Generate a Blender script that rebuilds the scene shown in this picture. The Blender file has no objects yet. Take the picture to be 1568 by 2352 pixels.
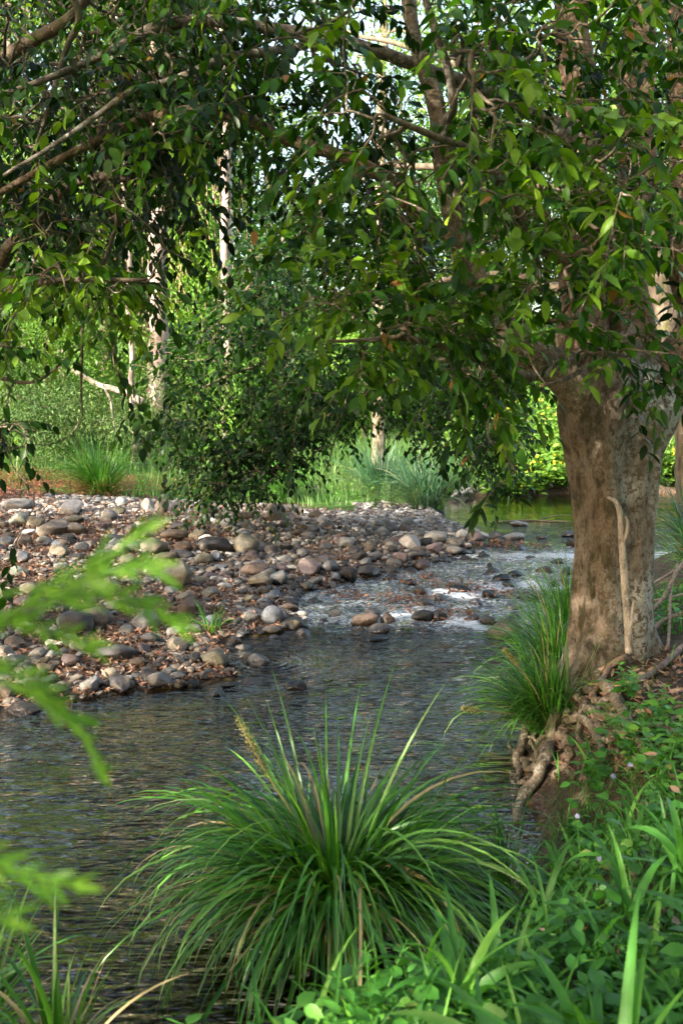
import bpy, bmesh, math, random
import numpy as np
from mathutils import Vector
R = np.random.default_rng(11)
random.seed(5)
S = bpy.context.scene
COL = S.collection
PI = math.pi
# ------------------------------------------------------------------ camera frame
CAMZ, PIT, FOC, CX, CY = 2.6, math.radians(6.5), 2286.0, 784.0, 1176.0
def ray(px, py):
    u = (np.asarray(px, float) - CX) / FOC; v = (CY - np.asarray(py, float)) / FOC
    y = math.cos(PIT) + v * math.sin(PIT); z = -math.sin(PIT) + v * math.cos(PIT)
    return u / y, z / y
def at(px, py, d):
    a, b = ray(px, py); d = np.asarray(d, float)
    return np.stack([a * d, d + 0 * a, CAMZ + b * d], -1)
def proj(p):
    p = np.asarray(p, float); q = p - np.array([0, 0, CAMZ])
    f = q[..., 1] * math.cos(PIT) - q[..., 2] * math.sin(PIT)
    u = q[..., 1] * math.sin(PIT) + q[..., 2] * math.cos(PIT)
    return CX + FOC * q[..., 0] / f, CY - FOC * u / f
def nrm(v):
    return v / np.maximum(np.linalg.norm(v, axis=-1, keepdims=True), 1e-9)
# ------------------------------------------------------------------ noise
def vnoise(p, seed=0):
    p = np.asarray(p, float); i = np.floor(p).astype(np.int64); f = p - i; f = f * f * (3 - 2 * f)
    def h(a, b, c):
        n = (a * 73856093) ^ (b * 19349663) ^ (c * 83492791) ^ (seed * 2654435761)
        n = (n ^ (n >> 13)) * 1274126177 & 0x7fffffff
        n = (n ^ (n >> 11)) * 668265263 & 0x7fffffff
        return (n & 0xffff) / 32767.5 - 1
    r = 0
    for dx in (0, 1):
        wx = f[..., 0] if dx else 1 - f[..., 0]
        for dy in (0, 1):
            wy = f[..., 1] if dy else 1 - f[..., 1]
            for dz in (0, 1):
                wz = f[..., 2] if dz else 1 - f[..., 2]
                r = r + wx * wy * wz * h(i[..., 0] + dx, i[..., 1] + dy, i[..., 2] + dz)
    return r
def fbm(p, o=3, seed=0):
    r = 0; a = 1.0; p = np.asarray(p, float)
    for k in range(o):
        r = r + a * vnoise(p, seed + k * 17); p = p * 2.03 + 5.1; a *= .5
    return r
def fbm2(x, y, sc, o=3, seed=0):
    return fbm(np.stack([x * sc, y * sc, 0 * x + .37], -1), o, seed)
def sst(x, a, b):
    t = np.clip((x - a) / (b - a), 0, 1); return t * t * (3 - 2 * t)
# ------------------------------------------------------------------ mesh building
class MB:
    def __init__(s): s.v = []; s.q = []; s.t = []; s.c = []; s.n = 0
    def add(s, V, Q=None, T=None, tint=.5):
        V = np.asarray(V, float).reshape(-1, 3)
        if Q is not None and len(Q): s.q.append(np.asarray(Q, int).reshape(-1, 4) + s.n)
        if T is not None and len(T): s.t.append(np.asarray(T, int).reshape(-1, 3) + s.n)
        s.c.append(np.broadcast_to(np.asarray(tint, float).reshape(-1) if np.ndim(tint) else np.array([tint]), (len(V),)) if np.ndim(tint) < 2 else tint)
        s.v.append(V); s.n += len(V)
    def build(s, name, mat, parent=None, smooth=True):
        me = bpy.data.meshes.new(name)
        V = np.concatenate(s.v); q = np.concatenate(s.q) if s.q else np.zeros((0, 4), int); t = np.concatenate(s.t) if s.t else np.zeros((0, 3), int)
        me.vertices.add(len(V)); me.vertices.foreach_set('co', V.astype(np.float32).ravel())
        me.loops.add(q.size + t.size); me.loops.foreach_set('vertex_index', np.concatenate([q.ravel(), t.ravel()]).astype(np.int32))
        me.polygons.add(len(q) + len(t))
        st = np.concatenate([np.arange(len(q)) * 4, q.size + np.arange(len(t)) * 3]).astype(np.int32)
        me.polygons.foreach_set('loop_start', st)
        me.update(calc_edges=True)
        if smooth: me.polygons.foreach_set('use_smooth', np.ones(len(q) + len(t), bool))
        a = me.attributes.new('tint', 'FLOAT', 'POINT'); a.data.foreach_set('value', np.concatenate([np.asarray(c).ravel() for c in s.c]).astype(np.float32))
        me.materials.append(mat)
        o = bpy.data.objects.new(name, me); COL.objects.link(o)
        if parent is not None:
            o.parent = parent; o.matrix_parent_inverse = parent.matrix_basis.inverted()
        return o
def tag(o, label=None, cat=None, group=None, kind=None):
    if label: o['label'] = label
    if cat: o['category'] = cat
    if group: o['group'] = group
    if kind: o['kind'] = kind
    return o
def empty(name, loc, label=None, cat=None, group=None, rz=0):
    o = bpy.data.objects.new(name, None); COL.objects.link(o); o.location = [float(c) for c in loc]; o.rotation_euler = (0, 0, rz)
    o.empty_display_size = .1
    o.matrix_basis = o.matrix_basis
    return tag(o, label, cat, group)
def copy_tree(o, parent=None):
    c = o.copy(); COL.objects.link(c)
    if parent is not None: c.parent = parent
    for ch in list(o.children): copy_tree(ch, c)
    return c
def tube(mb, P, r, sides=8, rough=0, tint=.5, cap=True, seed=0):
    P = np.asarray(P, float); n = len(P); r = np.broadcast_to(np.asarray(r, float), (n,))
    T = nrm(np.gradient(P, axis=0)); u = np.cross(T[0], [0.3, 0.2, 1]); 
    if np.linalg.norm(u) < .1: u = np.cross(T[0], [1, 0, 0])
    us = []
    for k in range(n):
        u = u - T[k] * np.dot(u, T[k]); u = u / np.linalg.norm(u); us.append(u)
    U = np.array(us); W = np.cross(T, U)
    a = np.arange(sides) * 2 * PI / sides
    V = P[:, None] + r[:, None, None] * (np.cos(a)[None, :, None] * U[:, None] + np.sin(a)[None, :, None] * W[:, None])
    if rough:
        V = P[:, None] + (V - P[:, None]) * (1 + rough * fbm(V * (1.2 / max(r.max(), .01)), 3, seed))[..., None]
    i = np.arange(n - 1)[:, None] * sides; j = np.arange(sides)[None]; k = (j + 1) % sides
    Q = np.stack([i + j, i + k, i + sides + k, i + sides + j], -1).reshape(-1, 4)
    V = V.reshape(-1, 3); Tt = []
    if cap:
        V = np.concatenate([V, P[-1:] + T[-1:] * r[-1] * .5, P[:1] - T[:1] * r[0] * .3]); e = n * sides
        jj = np.arange(sides); kk = (jj + 1) % sides
        Tt = np.concatenate([np.stack([(n - 1) * sides + jj, (n - 1) * sides + kk, jj * 0 + e], -1), np.stack([kk, jj, jj * 0 + e + 1], -1)])
    mb.add(V, Q, Tt, tint)
def btubes(mb, P, r, sides=4, tint=.5):
    N, n, _ = P.shape
    if N == 0: return
    T = nrm(np.gradient(P, axis=1)); ref = np.array([.31, .17, .93]); U = nrm(np.cross(T, ref)); W = np.cross(T, U)
    a = np.arange(sides) * 2 * PI / sides
    V = P[:, :, None] + r[:, :, None, None] * (np.cos(a)[None, None, :, None] * U[:, :, None] + np.sin(a)[None, None, :, None] * W[:, :, None])
    b = (np.arange(N) * n * sides)[:, None, None]; i = np.arange(n - 1)[None, :, None] * sides; j = np.arange(sides)[None, None]; k = (j + 1) % sides
    Q = np.stack([b + i + j, b + i + k, b + i + sides + k, b + i + sides + j], -1).reshape(-1, 4)
    mb.add(V.reshape(-1, 3), Q, None, tint)
def smooth_path(pts, n, wob=0, seed=0):
    pts = np.asarray(pts, float); m = len(pts); d = np.r_[0, np.cumsum(np.linalg.norm(np.diff(pts[:, :3], axis=0), axis=1))]
    t = np.linspace(0, d[-1], n); k = np.clip(np.searchsorted(d, t, 'right') - 1, 0, m - 2)
    f = ((t - d[k]) / np.maximum(d[k + 1] - d[k], 1e-9))[:, None]
    p0 = pts[np.clip(k - 1, 0, m - 1)]; p1 = pts[k]; p2 = pts[k + 1]; p3 = pts[np.clip(k + 2, 0, m - 1)]
    q = .5 * ((2 * p1) + (-p0 + p2) * f + (2 * p0 - 5 * p1 + 4 * p2 - p3) * f ** 2 + (-p0 + 3 * p1 - 3 * p2 + p3) * f ** 3)
    if wob:
        s = t[:, None] * 2.2; off = np.concatenate([vnoise(np.concatenate([s, s * 0 + k_ * 7.7, s * 0 + seed], 1), seed + k_)[:, None] for k_ in range(3)], 1)
        q[:, :3] += off * wob
    return q
# leaf templates: y along the leaf, x across, z up
def leaf_tpl(rows, w, fold=.25, curl=.25, tipc=1.0, pw=.8):
    V = [[0, 0, 0]]; L = []
    for t in rows:
        hw = w * math.sin(PI * t ** pw) ; z = -curl * t * t
        L.append(len(V)); V += [[-hw, t, z + fold * hw], [0, t, z], [hw, t, z + fold * hw]]
    V.append([0, tipc, -curl]); e = len(V) - 1
    Q = []; T = [[0, L[0] + 1, L[0]], [0, L[0] + 2, L[0] + 1], [L[-1], L[-1] + 1, e], [L[-1] + 1, L[-1] + 2, e]]
    for a, b in zip(L[:-1], L[1:]): Q += [[a, a + 1, b + 1, b], [a + 1, a + 2, b + 2, b + 1]]
    return np.array(V, float), np.array(Q, int).reshape(-1, 4), np.array(T, int)
LEAF_BIG = leaf_tpl([.12, .3, .5, .7, .88], .195, .3, .22)
LEAF_MID = leaf_tpl([.25, .55, .82], .2, .3, .2)
LEAF_SM = leaf_tpl([.45], .2, .3, .15)
LEAF_NAR = leaf_tpl([.3, .7], .1, .3, .2)
LEAF_ROUND = leaf_tpl([.2, .5, .8], .34, .25, .2, 1.0, .75)
def leaves(mb, tpl, P, D, U, sc, tint, wsc=1.0):
    V0, Q0, T0 = tpl; N = len(P)
    if N == 0: return
    D = nrm(D); X = nrm(np.cross(D, U)); Z = np.cross(X, D); sc = np.broadcast_to(sc, (N,))[:, None, None]; wsc = np.broadcast_to(wsc, (N,))[:, None, None]
    V = P[:, None] + sc * (V0[None, :, :1] * wsc * X[:, None] + V0[None, :, 1:2] * D[:, None] + V0[None, :, 2:] * Z[:, None])
    b = (np.arange(N) * len(V0))[:, None, None]
    mb.add(V.reshape(-1, 3), (Q0[None] + b).reshape(-1, 4), (T0[None] + b).reshape(-1, 3), np.repeat(np.broadcast_to(tint, (N,)), len(V0)))
def blades(mb, base, az, th0, bend, L, w, n=7, tint=.5, fold=False, pw=1.5, tw=None):
    N = len(base); t = np.linspace(0, 1, n + 1); th = th0[:, None] + bend[:, None] * t[None] ** pw
    ds = L[:, None] / n; sx = np.cumsum(np.sin(th) * ds, 1) - np.sin(th) * ds; sz = np.cumsum(np.cos(th) * ds, 1) - np.cos(th) * ds
    P = base[:, None] + np.stack([sx * np.cos(az)[:, None], sx * np.sin(az)[:, None], sz], -1)
    side = np.stack([-np.sin(az), np.cos(az), 0 * az], -1)[:, None]
    nor = np.stack([-np.cos(th) * np.cos(az)[:, None], -np.cos(th) * np.sin(az)[:, None], np.sin(th)], -1)
    if tw is None: tw = R.normal(0, .5, N)
    a = tw[:, None, None] * (.3 + t[None, :, None]); side = np.cos(a) * side + np.sin(a) * nor
    W = (w[:, None] * (.6 + .4 * np.minimum(t * 4, 1)) * (1 - t ** 2.5) * .5)[..., None]
    if fold:
        Vv = np.stack([P - W * side + nor * W * .35, P, P + W * side + nor * W * .35], 2); m = 3
    else:
        Vv = np.stack([P - W * side, P + W * side], 2); m = 2
    b = (np.arange(N) * (n + 1) * m)[:, None, None]; i = np.arange(n)[None, :, None] * m; j = np.arange(m - 1)[None, None]
    Q = np.stack([b + i + j, b + i + j + 1, b + i + m + j + 1, b + i + m + j], -1).reshape(-1, 4)
    mb.add(Vv.reshape(-1, 3), Q, None, np.repeat(np.broadcast_to(tint, (N,)), (n + 1) * m))
# ------------------------------------------------------------------ materials
def mat_new(name):
    m = bpy.data.materials.new(name); m.use_nodes = True; nt = m.node_tree; nt.nodes.clear()
    o = nt.nodes.new('ShaderNodeOutputMaterial'); return m, nt, o
def N(nt, t, ins=None, **kw):
    n = nt.nodes.new('ShaderNode' + t)
    for k, v in kw.items(): setattr(n, k, v)
    for k, v in (ins or {}).items():
        if isinstance(v, bpy.types.NodeSocket): nt.links.new(v, n.inputs[k])
        else: n.inputs[k].default_value = v
    return n
def ramp(nt, fac, stops, interp='LINEAR'):
    n = nt.nodes.new('ShaderNodeValToRGB'); cr = n.color_ramp; cr.interpolation = interp
    while len(cr.elements) < len(stops): cr.elements.new(.5)
    for e, (p, c) in zip(cr.elements, stops):
        e.position = p; e.color = (*c, 1) if len(c) == 3 else c
    if fac is not None: nt.links.new(fac, n.inputs[0])
    return n.outputs[0]
def mix(nt, f, a, b, mode='MIX'):
    n = nt.nodes.new('ShaderNodeMix'); n.data_type = 'RGBA'; n.blend_type = mode; n.clamp_factor = True
    for s_, v in ((n.inputs[0], f), (n.inputs[6], a), (n.inputs[7], b)):
        if isinstance(v, bpy.types.NodeSocket): nt.links.new(v, s_)
        else: s_.default_value = v if not isinstance(v, tuple) else ((*v, 1) if len(v) == 3 else v)
    return n.outputs[2]
def mth(nt, op, a, b=0.0, c=0.0):
    n = nt.nodes.new('ShaderNodeMath'); n.operation = op
    for s_, v in zip(n.inputs, (a, b, c)):
        if isinstance(v, bpy.types.NodeSocket): nt.links.new(v, s_)
        else: s_.default_value = v
    return n.outputs[0]
def leaf_mat(name, stops, rough=.42, trans=.4, tcol=(1.25, 1.2, .35), spec=.5, vein=False):
    m, nt, o = mat_new(name)
    a = N(nt, 'Attribute', attribute_name='tint'); c = ramp(nt, a.outputs['Fac'], stops)
    g = N(nt, 'NewGeometry'); nz = N(nt, 'TexNoise', {'Vector': g.outputs['Position'], 'Scale': 23.0, 'Detail': 2.0})
    c = mix(nt, .35, c, ramp(nt, nz.outputs[0], [(.3, (.45, .45, .4)), (.7, (1.0, 1.0, 1.0))]), 'MULTIPLY')
    bs = N(nt, 'BsdfPrincipled', {'Base Color': c, 'Roughness': rough, 'Specular IOR Level': spec})
    tc = mix(nt, 1.0, c, (*tcol, 1), 'MULTIPLY')
    tr = N(nt, 'BsdfTranslucent', {'Color': tc})
    ms = N(nt, 'MixShader', {0: trans, 1: bs.outputs[0], 2: tr.outputs[0]})
    nt.links.new(ms.outputs[0], o.inputs[0]); return m
M = {}
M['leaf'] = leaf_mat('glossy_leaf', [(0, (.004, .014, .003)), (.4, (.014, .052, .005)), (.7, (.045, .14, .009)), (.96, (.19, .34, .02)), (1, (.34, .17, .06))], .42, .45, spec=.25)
M['dleaf'] = leaf_mat('dark_leaf', [(0, (.004, .014, .004)), (.45, (.014, .05, .007)), (.8, (.045, .13, .014)), (.92, (.08, .19, .02)), (1, (.13, .17, .03))], .45, .4, spec=.2)
M['bleaf'] = leaf_mat('woodland_leaf', [(0, (.03, .075, .012)), (.4, (.07, .15, .02)), (.8, (.13, .24, .035)), (1, (.26, .32, .06))], .6, .45, spec=.2)
M['vleaf'] = leaf_mat('vine_leaf', [(0, (.05, .13, .02)), (.5, (.11, .25, .035)), (1, (.23, .37, .06))], .6, .45, spec=.25)
M['oleaf'] = leaf_mat('olive_leaf', [(0, (.03, .07, .025)), (.5, (.09, .17, .055)), (1, (.22, .30, .11))], .65, .4, (1.1, 1.1, .6), spec=.15)
M['lime'] = leaf_mat('lime_leaf', [(0, (.08, .25, .02)), (.5, (.16, .39, .03)), (1, (.27, .50, .06))], .45, .55)
M['weed'] = leaf_mat('weed_leaf', [(0, (.03, .13, .018)), (.5, (.07, .26, .03)), (.93, (.17, .42, .05)), (1, (.3, .22, .1))], .5, .4)
M['tuss'] = leaf_mat('tussock_blade', [(0, (.008, .05, .005)), (.35, (.03, .14, .014)), (.7, (.10, .29, .03)), (.88, (.20, .40, .06)), (.94, (.30, .26, .12)), (1, (.42, .33, .18))], .33, .3, spec=.6)
M['tussb'] = leaf_mat('blue_tussock_blade', [(0, (.02, .07, .03)), (.5, (.05, .14, .07)), (.9, (.11, .22, .11)), (1, (.3, .27, .14))], .4, .3, (1, 1.1, .6))
M['grass'] = leaf_mat('meadow_blade', [(0, (.06, .15, .035)), (.4, (.11, .24, .055)), (.8, (.20, .32, .09)), (1, (.40, .34, .15))], .5, .45)
M['rust'] = leaf_mat('rusty_leaf', [(0, (.16, .06, .035)), (.5, (.30, .12, .065)), (.85, (.50, .22, .10)), (1, (.14, .22, .04))], .7, .3, (1.1, .9, .7))
M['litter'] = leaf_mat('dead_leaf', [(0, (.10, .045, .025)), (.4, (.22, .105, .06)), (.75, (.27, .165, .11)), (1, (.42, .30, .22))], .65, .15, (1.1, .9, .7))
M['yellow'] = leaf_mat('yellow_petal', [(0, (.7, .42, .02)), (1, (.85, .6, .05))], .6, .3, (1, 1, 1))
M['lilac'] = leaf_mat('lilac_petal', [(0, (.42, .42, .75)), (1, (.62, .6, .85))], .7, .3, (1, 1, 1))
M['seed'] = leaf_mat('seed_head', [(0, (.18, .2, .05)), (.5, (.33, .33, .10)), (1, (.45, .38, .16))], .7, .3, (1, 1, .7))
def bark_mat(name, base, dark, pale, moss=(.07, .075, .02), lich=.5, stretch=.25, sc=5.0, mossy=.5, bump=.6, side=False):
    m, nt, o = mat_new(name)
    g = N(nt, 'NewGeometry'); mp = N(nt, 'Mapping', {'Vector': g.outputs['Position'], 'Scale': (1, 1, stretch)})
    n1 = N(nt, 'TexNoise', {'Vector': mp.outputs[0], 'Scale': sc * 2.2, 'Detail': 8.0, 'Roughness': .65})
    c = ramp(nt, n1.outputs[0], [(.32, dark), (.5, base), (.68, tuple(min(1, x * 1.35) for x in base))])
    n2 = N(nt, 'TexNoise', {'Vector': g.outputs['Position'], 'Scale': sc * 2.6, 'Detail': 7.0, 'Roughness': .72, 'Distortion': .6})
    f2 = ramp(nt, n2.outputs[0], [(.66 - lich * .18, (0, 0, 0)), (.70 - lich * .18, (1, 1, 1))])
    n2b = N(nt, 'TexNoise', {'Vector': g.outputs['Position'], 'Scale': 2.3, 'Detail': 3.0})
    f2 = mth(nt, 'MULTIPLY', f2, ramp(nt, n2b.outputs[0], [(.38, (.25, .25, .25)), (.55, (1, 1, 1))]))
    if side:
        sx = N(nt, 'SeparateXYZ', {0: g.outputs['Position']}).outputs[0]
        f2 = mth(nt, 'MULTIPLY', f2, N(nt, 'MapRange', {0: sx, 1: 1.95, 2: 2.25, 3: .2, 4: .95}).outputs[0])
    c = mix(nt, f2, c, (*pale, 1))
    n3 = N(nt, 'TexNoise', {'Vector': mp.outputs[0], 'Scale': sc * 1.3, 'Detail': 5.0, 'Roughness': .6})
    f3 = ramp(nt, n3.outputs[0], [(.62 - mossy * .15, (0, 0, 0)), (.76 - mossy * .15, (.85, .85, .85))])
    if side: f3 = mth(nt, 'MULTIPLY', f3, N(nt, 'MapRange', {0: sx, 1: 1.9, 2: 2.35, 3: 1.0, 4: .35}).outputs[0])
    c = mix(nt, f3, c, (*moss, 1))
    n4 = N(nt, 'TexNoise', {'Vector': mp.outputs[0], 'Scale': sc * 9, 'Detail': 6.0, 'Roughness': .7})
    c = mix(nt, .6, c, ramp(nt, n4.outputs[0], [(.36, (.45, .43, .4)), (.5, (.95, .95, .95)), (.66, (1.3, 1.3, 1.3))]), 'MULTIPLY')
    h = mth(nt, 'ADD', mth(nt, 'MULTIPLY', n1.outputs[0], 1.4), n4.outputs[0])
    b = N(nt, 'Bump', {'Strength': bump, 'Distance': .022, 'Height': h})
    bs = N(nt, 'BsdfPrincipled', {'Base Color': c, 'Roughness': .85, 'Normal': b.outputs[0], 'Specular IOR Level': .25})
    nt.links.new(bs.outputs[0], o.inputs[0]); return m
M['bark'] = bark_mat('fig_bark', (.155, .115, .082), (.04, .030, .021), (.40, .40, .36), moss=(.045, .04, .014), lich=1.1, mossy=1.0, stretch=.45, sc=8, side=True, bump=1.0)
M['stem'] = bark_mat('stem_bark', (.22, .145, .09), (.07, .045, .028), (.42, .38, .31), moss=(.05, .045, .014), lich=.55, mossy=.7, stretch=.5, sc=7, bump=.9)
M['limb'] = bark_mat('limb_bark', (.155, .125, .095), (.05, .04, .03), (.33, .31, .27), lich=.8, stretch=1, sc=7, mossy=.55)
M['twig'] = bark_mat('twig_bark', (.13, .10, .07), (.05, .04, .03), (.33, .30, .26), lich=.5, stretch=1, sc=8, mossy=.4)
M['root'] = bark_mat('root_bark', (.20, .15, .10), (.075, .055, .035), (.42, .39, .32), lich=.8, stretch=1, sc=9, mossy=.45, bump=.9)
M['pale'] = bark_mat('pale_gum_bark', (.20, .15, .13), (.11, .075, .06), (.28, .245, .22), lich=.7, stretch=.3, sc=3, mossy=.1, bump=.25)
M['white'] = bark_mat('white_gum_bark', (.50, .44, .38), (.32, .25, .2), (.6, .56, .5), lich=.8, stretch=.15, sc=3, mossy=-.3, bump=.25)
M['dbark'] = bark_mat('dark_bark', (.11, .085, .06), (.04, .032, .025), (.24, .22, .18), lich=.3, mossy=.5)
M['vine'] = bark_mat('dead_stem_bark', (.30, .255, .21), (.13, .105, .08), (.42, .39, .34), lich=.6, stretch=.3, sc=9, mossy=-.4, bump=.3)
M['split'] = bark_mat('split_wood', (.50, .31, .19), (.28, .16, .09), (.6, .48, .35), lich=.4, stretch=1, sc=9, mossy=-.4, bump=.3)
M['stick'] = bark_mat('stick_bark', (.30, .20, .14), (.12, .08, .055), (.45, .38, .30), lich=.4, stretch=1, sc=9, mossy=-.1)

def rock_mat(name, obj):
    m, nt, o = mat_new(name); g = N(nt, 'NewGeometry')
    if obj:
        oi = N(nt, 'ObjectInfo'); c = oi.outputs['Color']; tc = N(nt, 'TexCoord').outputs['Object']
        vec = N(nt, 'VectorMath', {0: g.outputs['Position'], 1: (0, 0, 0)}, operation='ADD').outputs[0]
    else:
        a = N(nt, 'Attribute', attribute_name='tint')
        c = ramp(nt, a.outputs['Fac'], [(0, (.03, .029, .031)), (.2, (.065, .061, .062)), (.4, (.11, .106, .104)), (.55, (.11, .09, .075)), (.68, (.15, .13, .10)), (.8, (.085, .067, .055)), (.9, (.21, .20, .19)), (1, (.42, .41, .39))])
        vec = g.outputs['Position']
    n1 = N(nt, 'TexNoise', {'Vector': vec, 'Scale': 11.0, 'Detail': 8.0, 'Roughness': .7})
    c = mix(nt, .75, c, ramp(nt, n1.outputs[0], [(.3, (.42, .40, .38)), (.5, (.95, .93, .9)), (.7, (1.35, 1.32, 1.28))]), 'MULTIPLY')
    n2 = N(nt, 'TexNoise', {'Vector': vec, 'Scale': 60.0, 'Detail': 3.0})
    c = mix(nt, .35, c, ramp(nt, n2.outputs[0], [(.35, (.4, .4, .4)), (.6, (1.2, 1.2, 1.2))]), 'MULTIPLY')
    n3 = N(nt, 'TexNoise', {'Vector': vec, 'Scale': 5.0, 'Detail': 5.0, 'Roughness': .65, 'Distortion': 1.0})
    c = mix(nt, ramp(nt, n3.outputs[0], [(.56, (0, 0, 0)), (.66, (.5, .5, .5))]), c, (.19, .15, .09, 1))
    sp = N(nt, 'SeparateXYZ', {0: g.outputs['Position']})
    # splash zone: really wet stone close to the water line
    wl = mth(nt, 'MULTIPLY', mth(nt, 'MINIMUM', mth(nt, 'MAXIMUM', mth(nt, 'SUBTRACT', sp.outputs[1], 10.8), 0.0), 4.0), .035)
    hz = mth(nt, 'SUBTRACT', sp.outputs[2], wl)
    hz = mth(nt, 'ADD', hz, mth(nt, 'MULTIPLY', n1.outputs[0], .12))
    wet = N(nt, 'MapRange', {0: hz, 1: .095, 2: .16, 3: 1.0, 4: 0.0}).outputs[0]
    c = mix(nt, wet, c, mix(nt, 1.0, c, (.36, .33, .33, 1), 'MULTIPLY'))
    rg = N(nt, 'MapRange', {0: wet, 1: 0.0, 2: 1.0, 3: .78, 4: .22}).outputs[0]
    h = mth(nt, 'ADD', mth(nt, 'MULTIPLY', n1.outputs[0], 2.2), mth(nt, 'MULTIPLY', n2.outputs[0], .35))
    b = N(nt, 'Bump', {'Strength': .7, 'Distance': .012, 'Height': h})
    bs = N(nt, 'BsdfPrincipled', {'Base Color': c, 'Roughness': rg, 'Normal': b.outputs[0], 'Specular IOR Level': .4})
    nt.links.new(bs.outputs[0], o.inputs[0]); return m
M['rock'] = rock_mat('river_stone', True); M['cobble'] = rock_mat('river_cobble', False)
def ground_mat():
    m, nt, o = mat_new('ground_earth'); g = N(nt, 'NewGeometry'); P = g.outputs['Position']
    a = N(nt, 'Attribute', attribute_name='tint')   # 0 stream bed, .33 gravel, .66 soil, 1 meadow
    n1 = N(nt, 'TexNoise', {'Vector': P, 'Scale': 9.0, 'Detail': 9.0, 'Roughness': .7})
    v = N(nt, 'TexVoronoi', {'Vector': P, 'Scale': 11.0, 'Randomness': 1.0}); v2 = N(nt, 'TexVoronoi', {'Vector': P, 'Scale': 34.0})
    bed = ramp(nt, v.outputs['Distance'], [(.0, (.26, .18, .07)), (.4, (.11, .07, .025)), (.8, (.025, .016, .008))])
    bed = mix(nt, .8, bed, ramp(nt, n1.outputs[0], [(.35, (.25, .25, .25)), (.6, (1.1, 1.1, 1.1))]), 'MULTIPLY')
    gr = ramp(nt, v2.outputs['Distance'], [(0, (.20, .15, .115)), (.5, (.10, .065, .045)), (.9, (.03, .02, .015))])
    soil = ramp(nt, n1.outputs[0], [(.3, (.03, .022, .014)), (.5, (.07, .05, .03)), (.7, (.13, .09, .06))])
    mead = ramp(nt, n1.outputs[0], [(.3, (.03, .06, .015)), (.6, (.06, .13, .02)), (.8, (.10, .12, .04))])
    f = a.outputs['Fac']
    c = mix(nt, N(nt, 'MapRange', {0: f, 1: .12, 2: .24}).outputs[0], bed, gr)
    c = mix(nt, N(nt, 'MapRange', {0: f, 1: .42, 2: .56}).outputs[0], c, soil)
    c = mix(nt, N(nt, 'MapRange', {0: f, 1: .74, 2: .9}).outputs[0], c, mead)
    h = mth(nt, 'ADD', n1.outputs[0], mth(nt, 'MULTIPLY', v2.outputs['Distance'], -.5))
    b = N(nt, 'Bump', {'Strength': .8, 'Distance': .04, 'Height': h})
    bs = N(nt, 'BsdfPrincipled', {'Base Color': c, 'Roughness': .9, 'Normal': b.outputs[0], 'Specular IOR Level': .2})
    nt.links.new(bs.outputs[0], o.inputs[0]); return m
M['ground'] = ground_mat()
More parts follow.
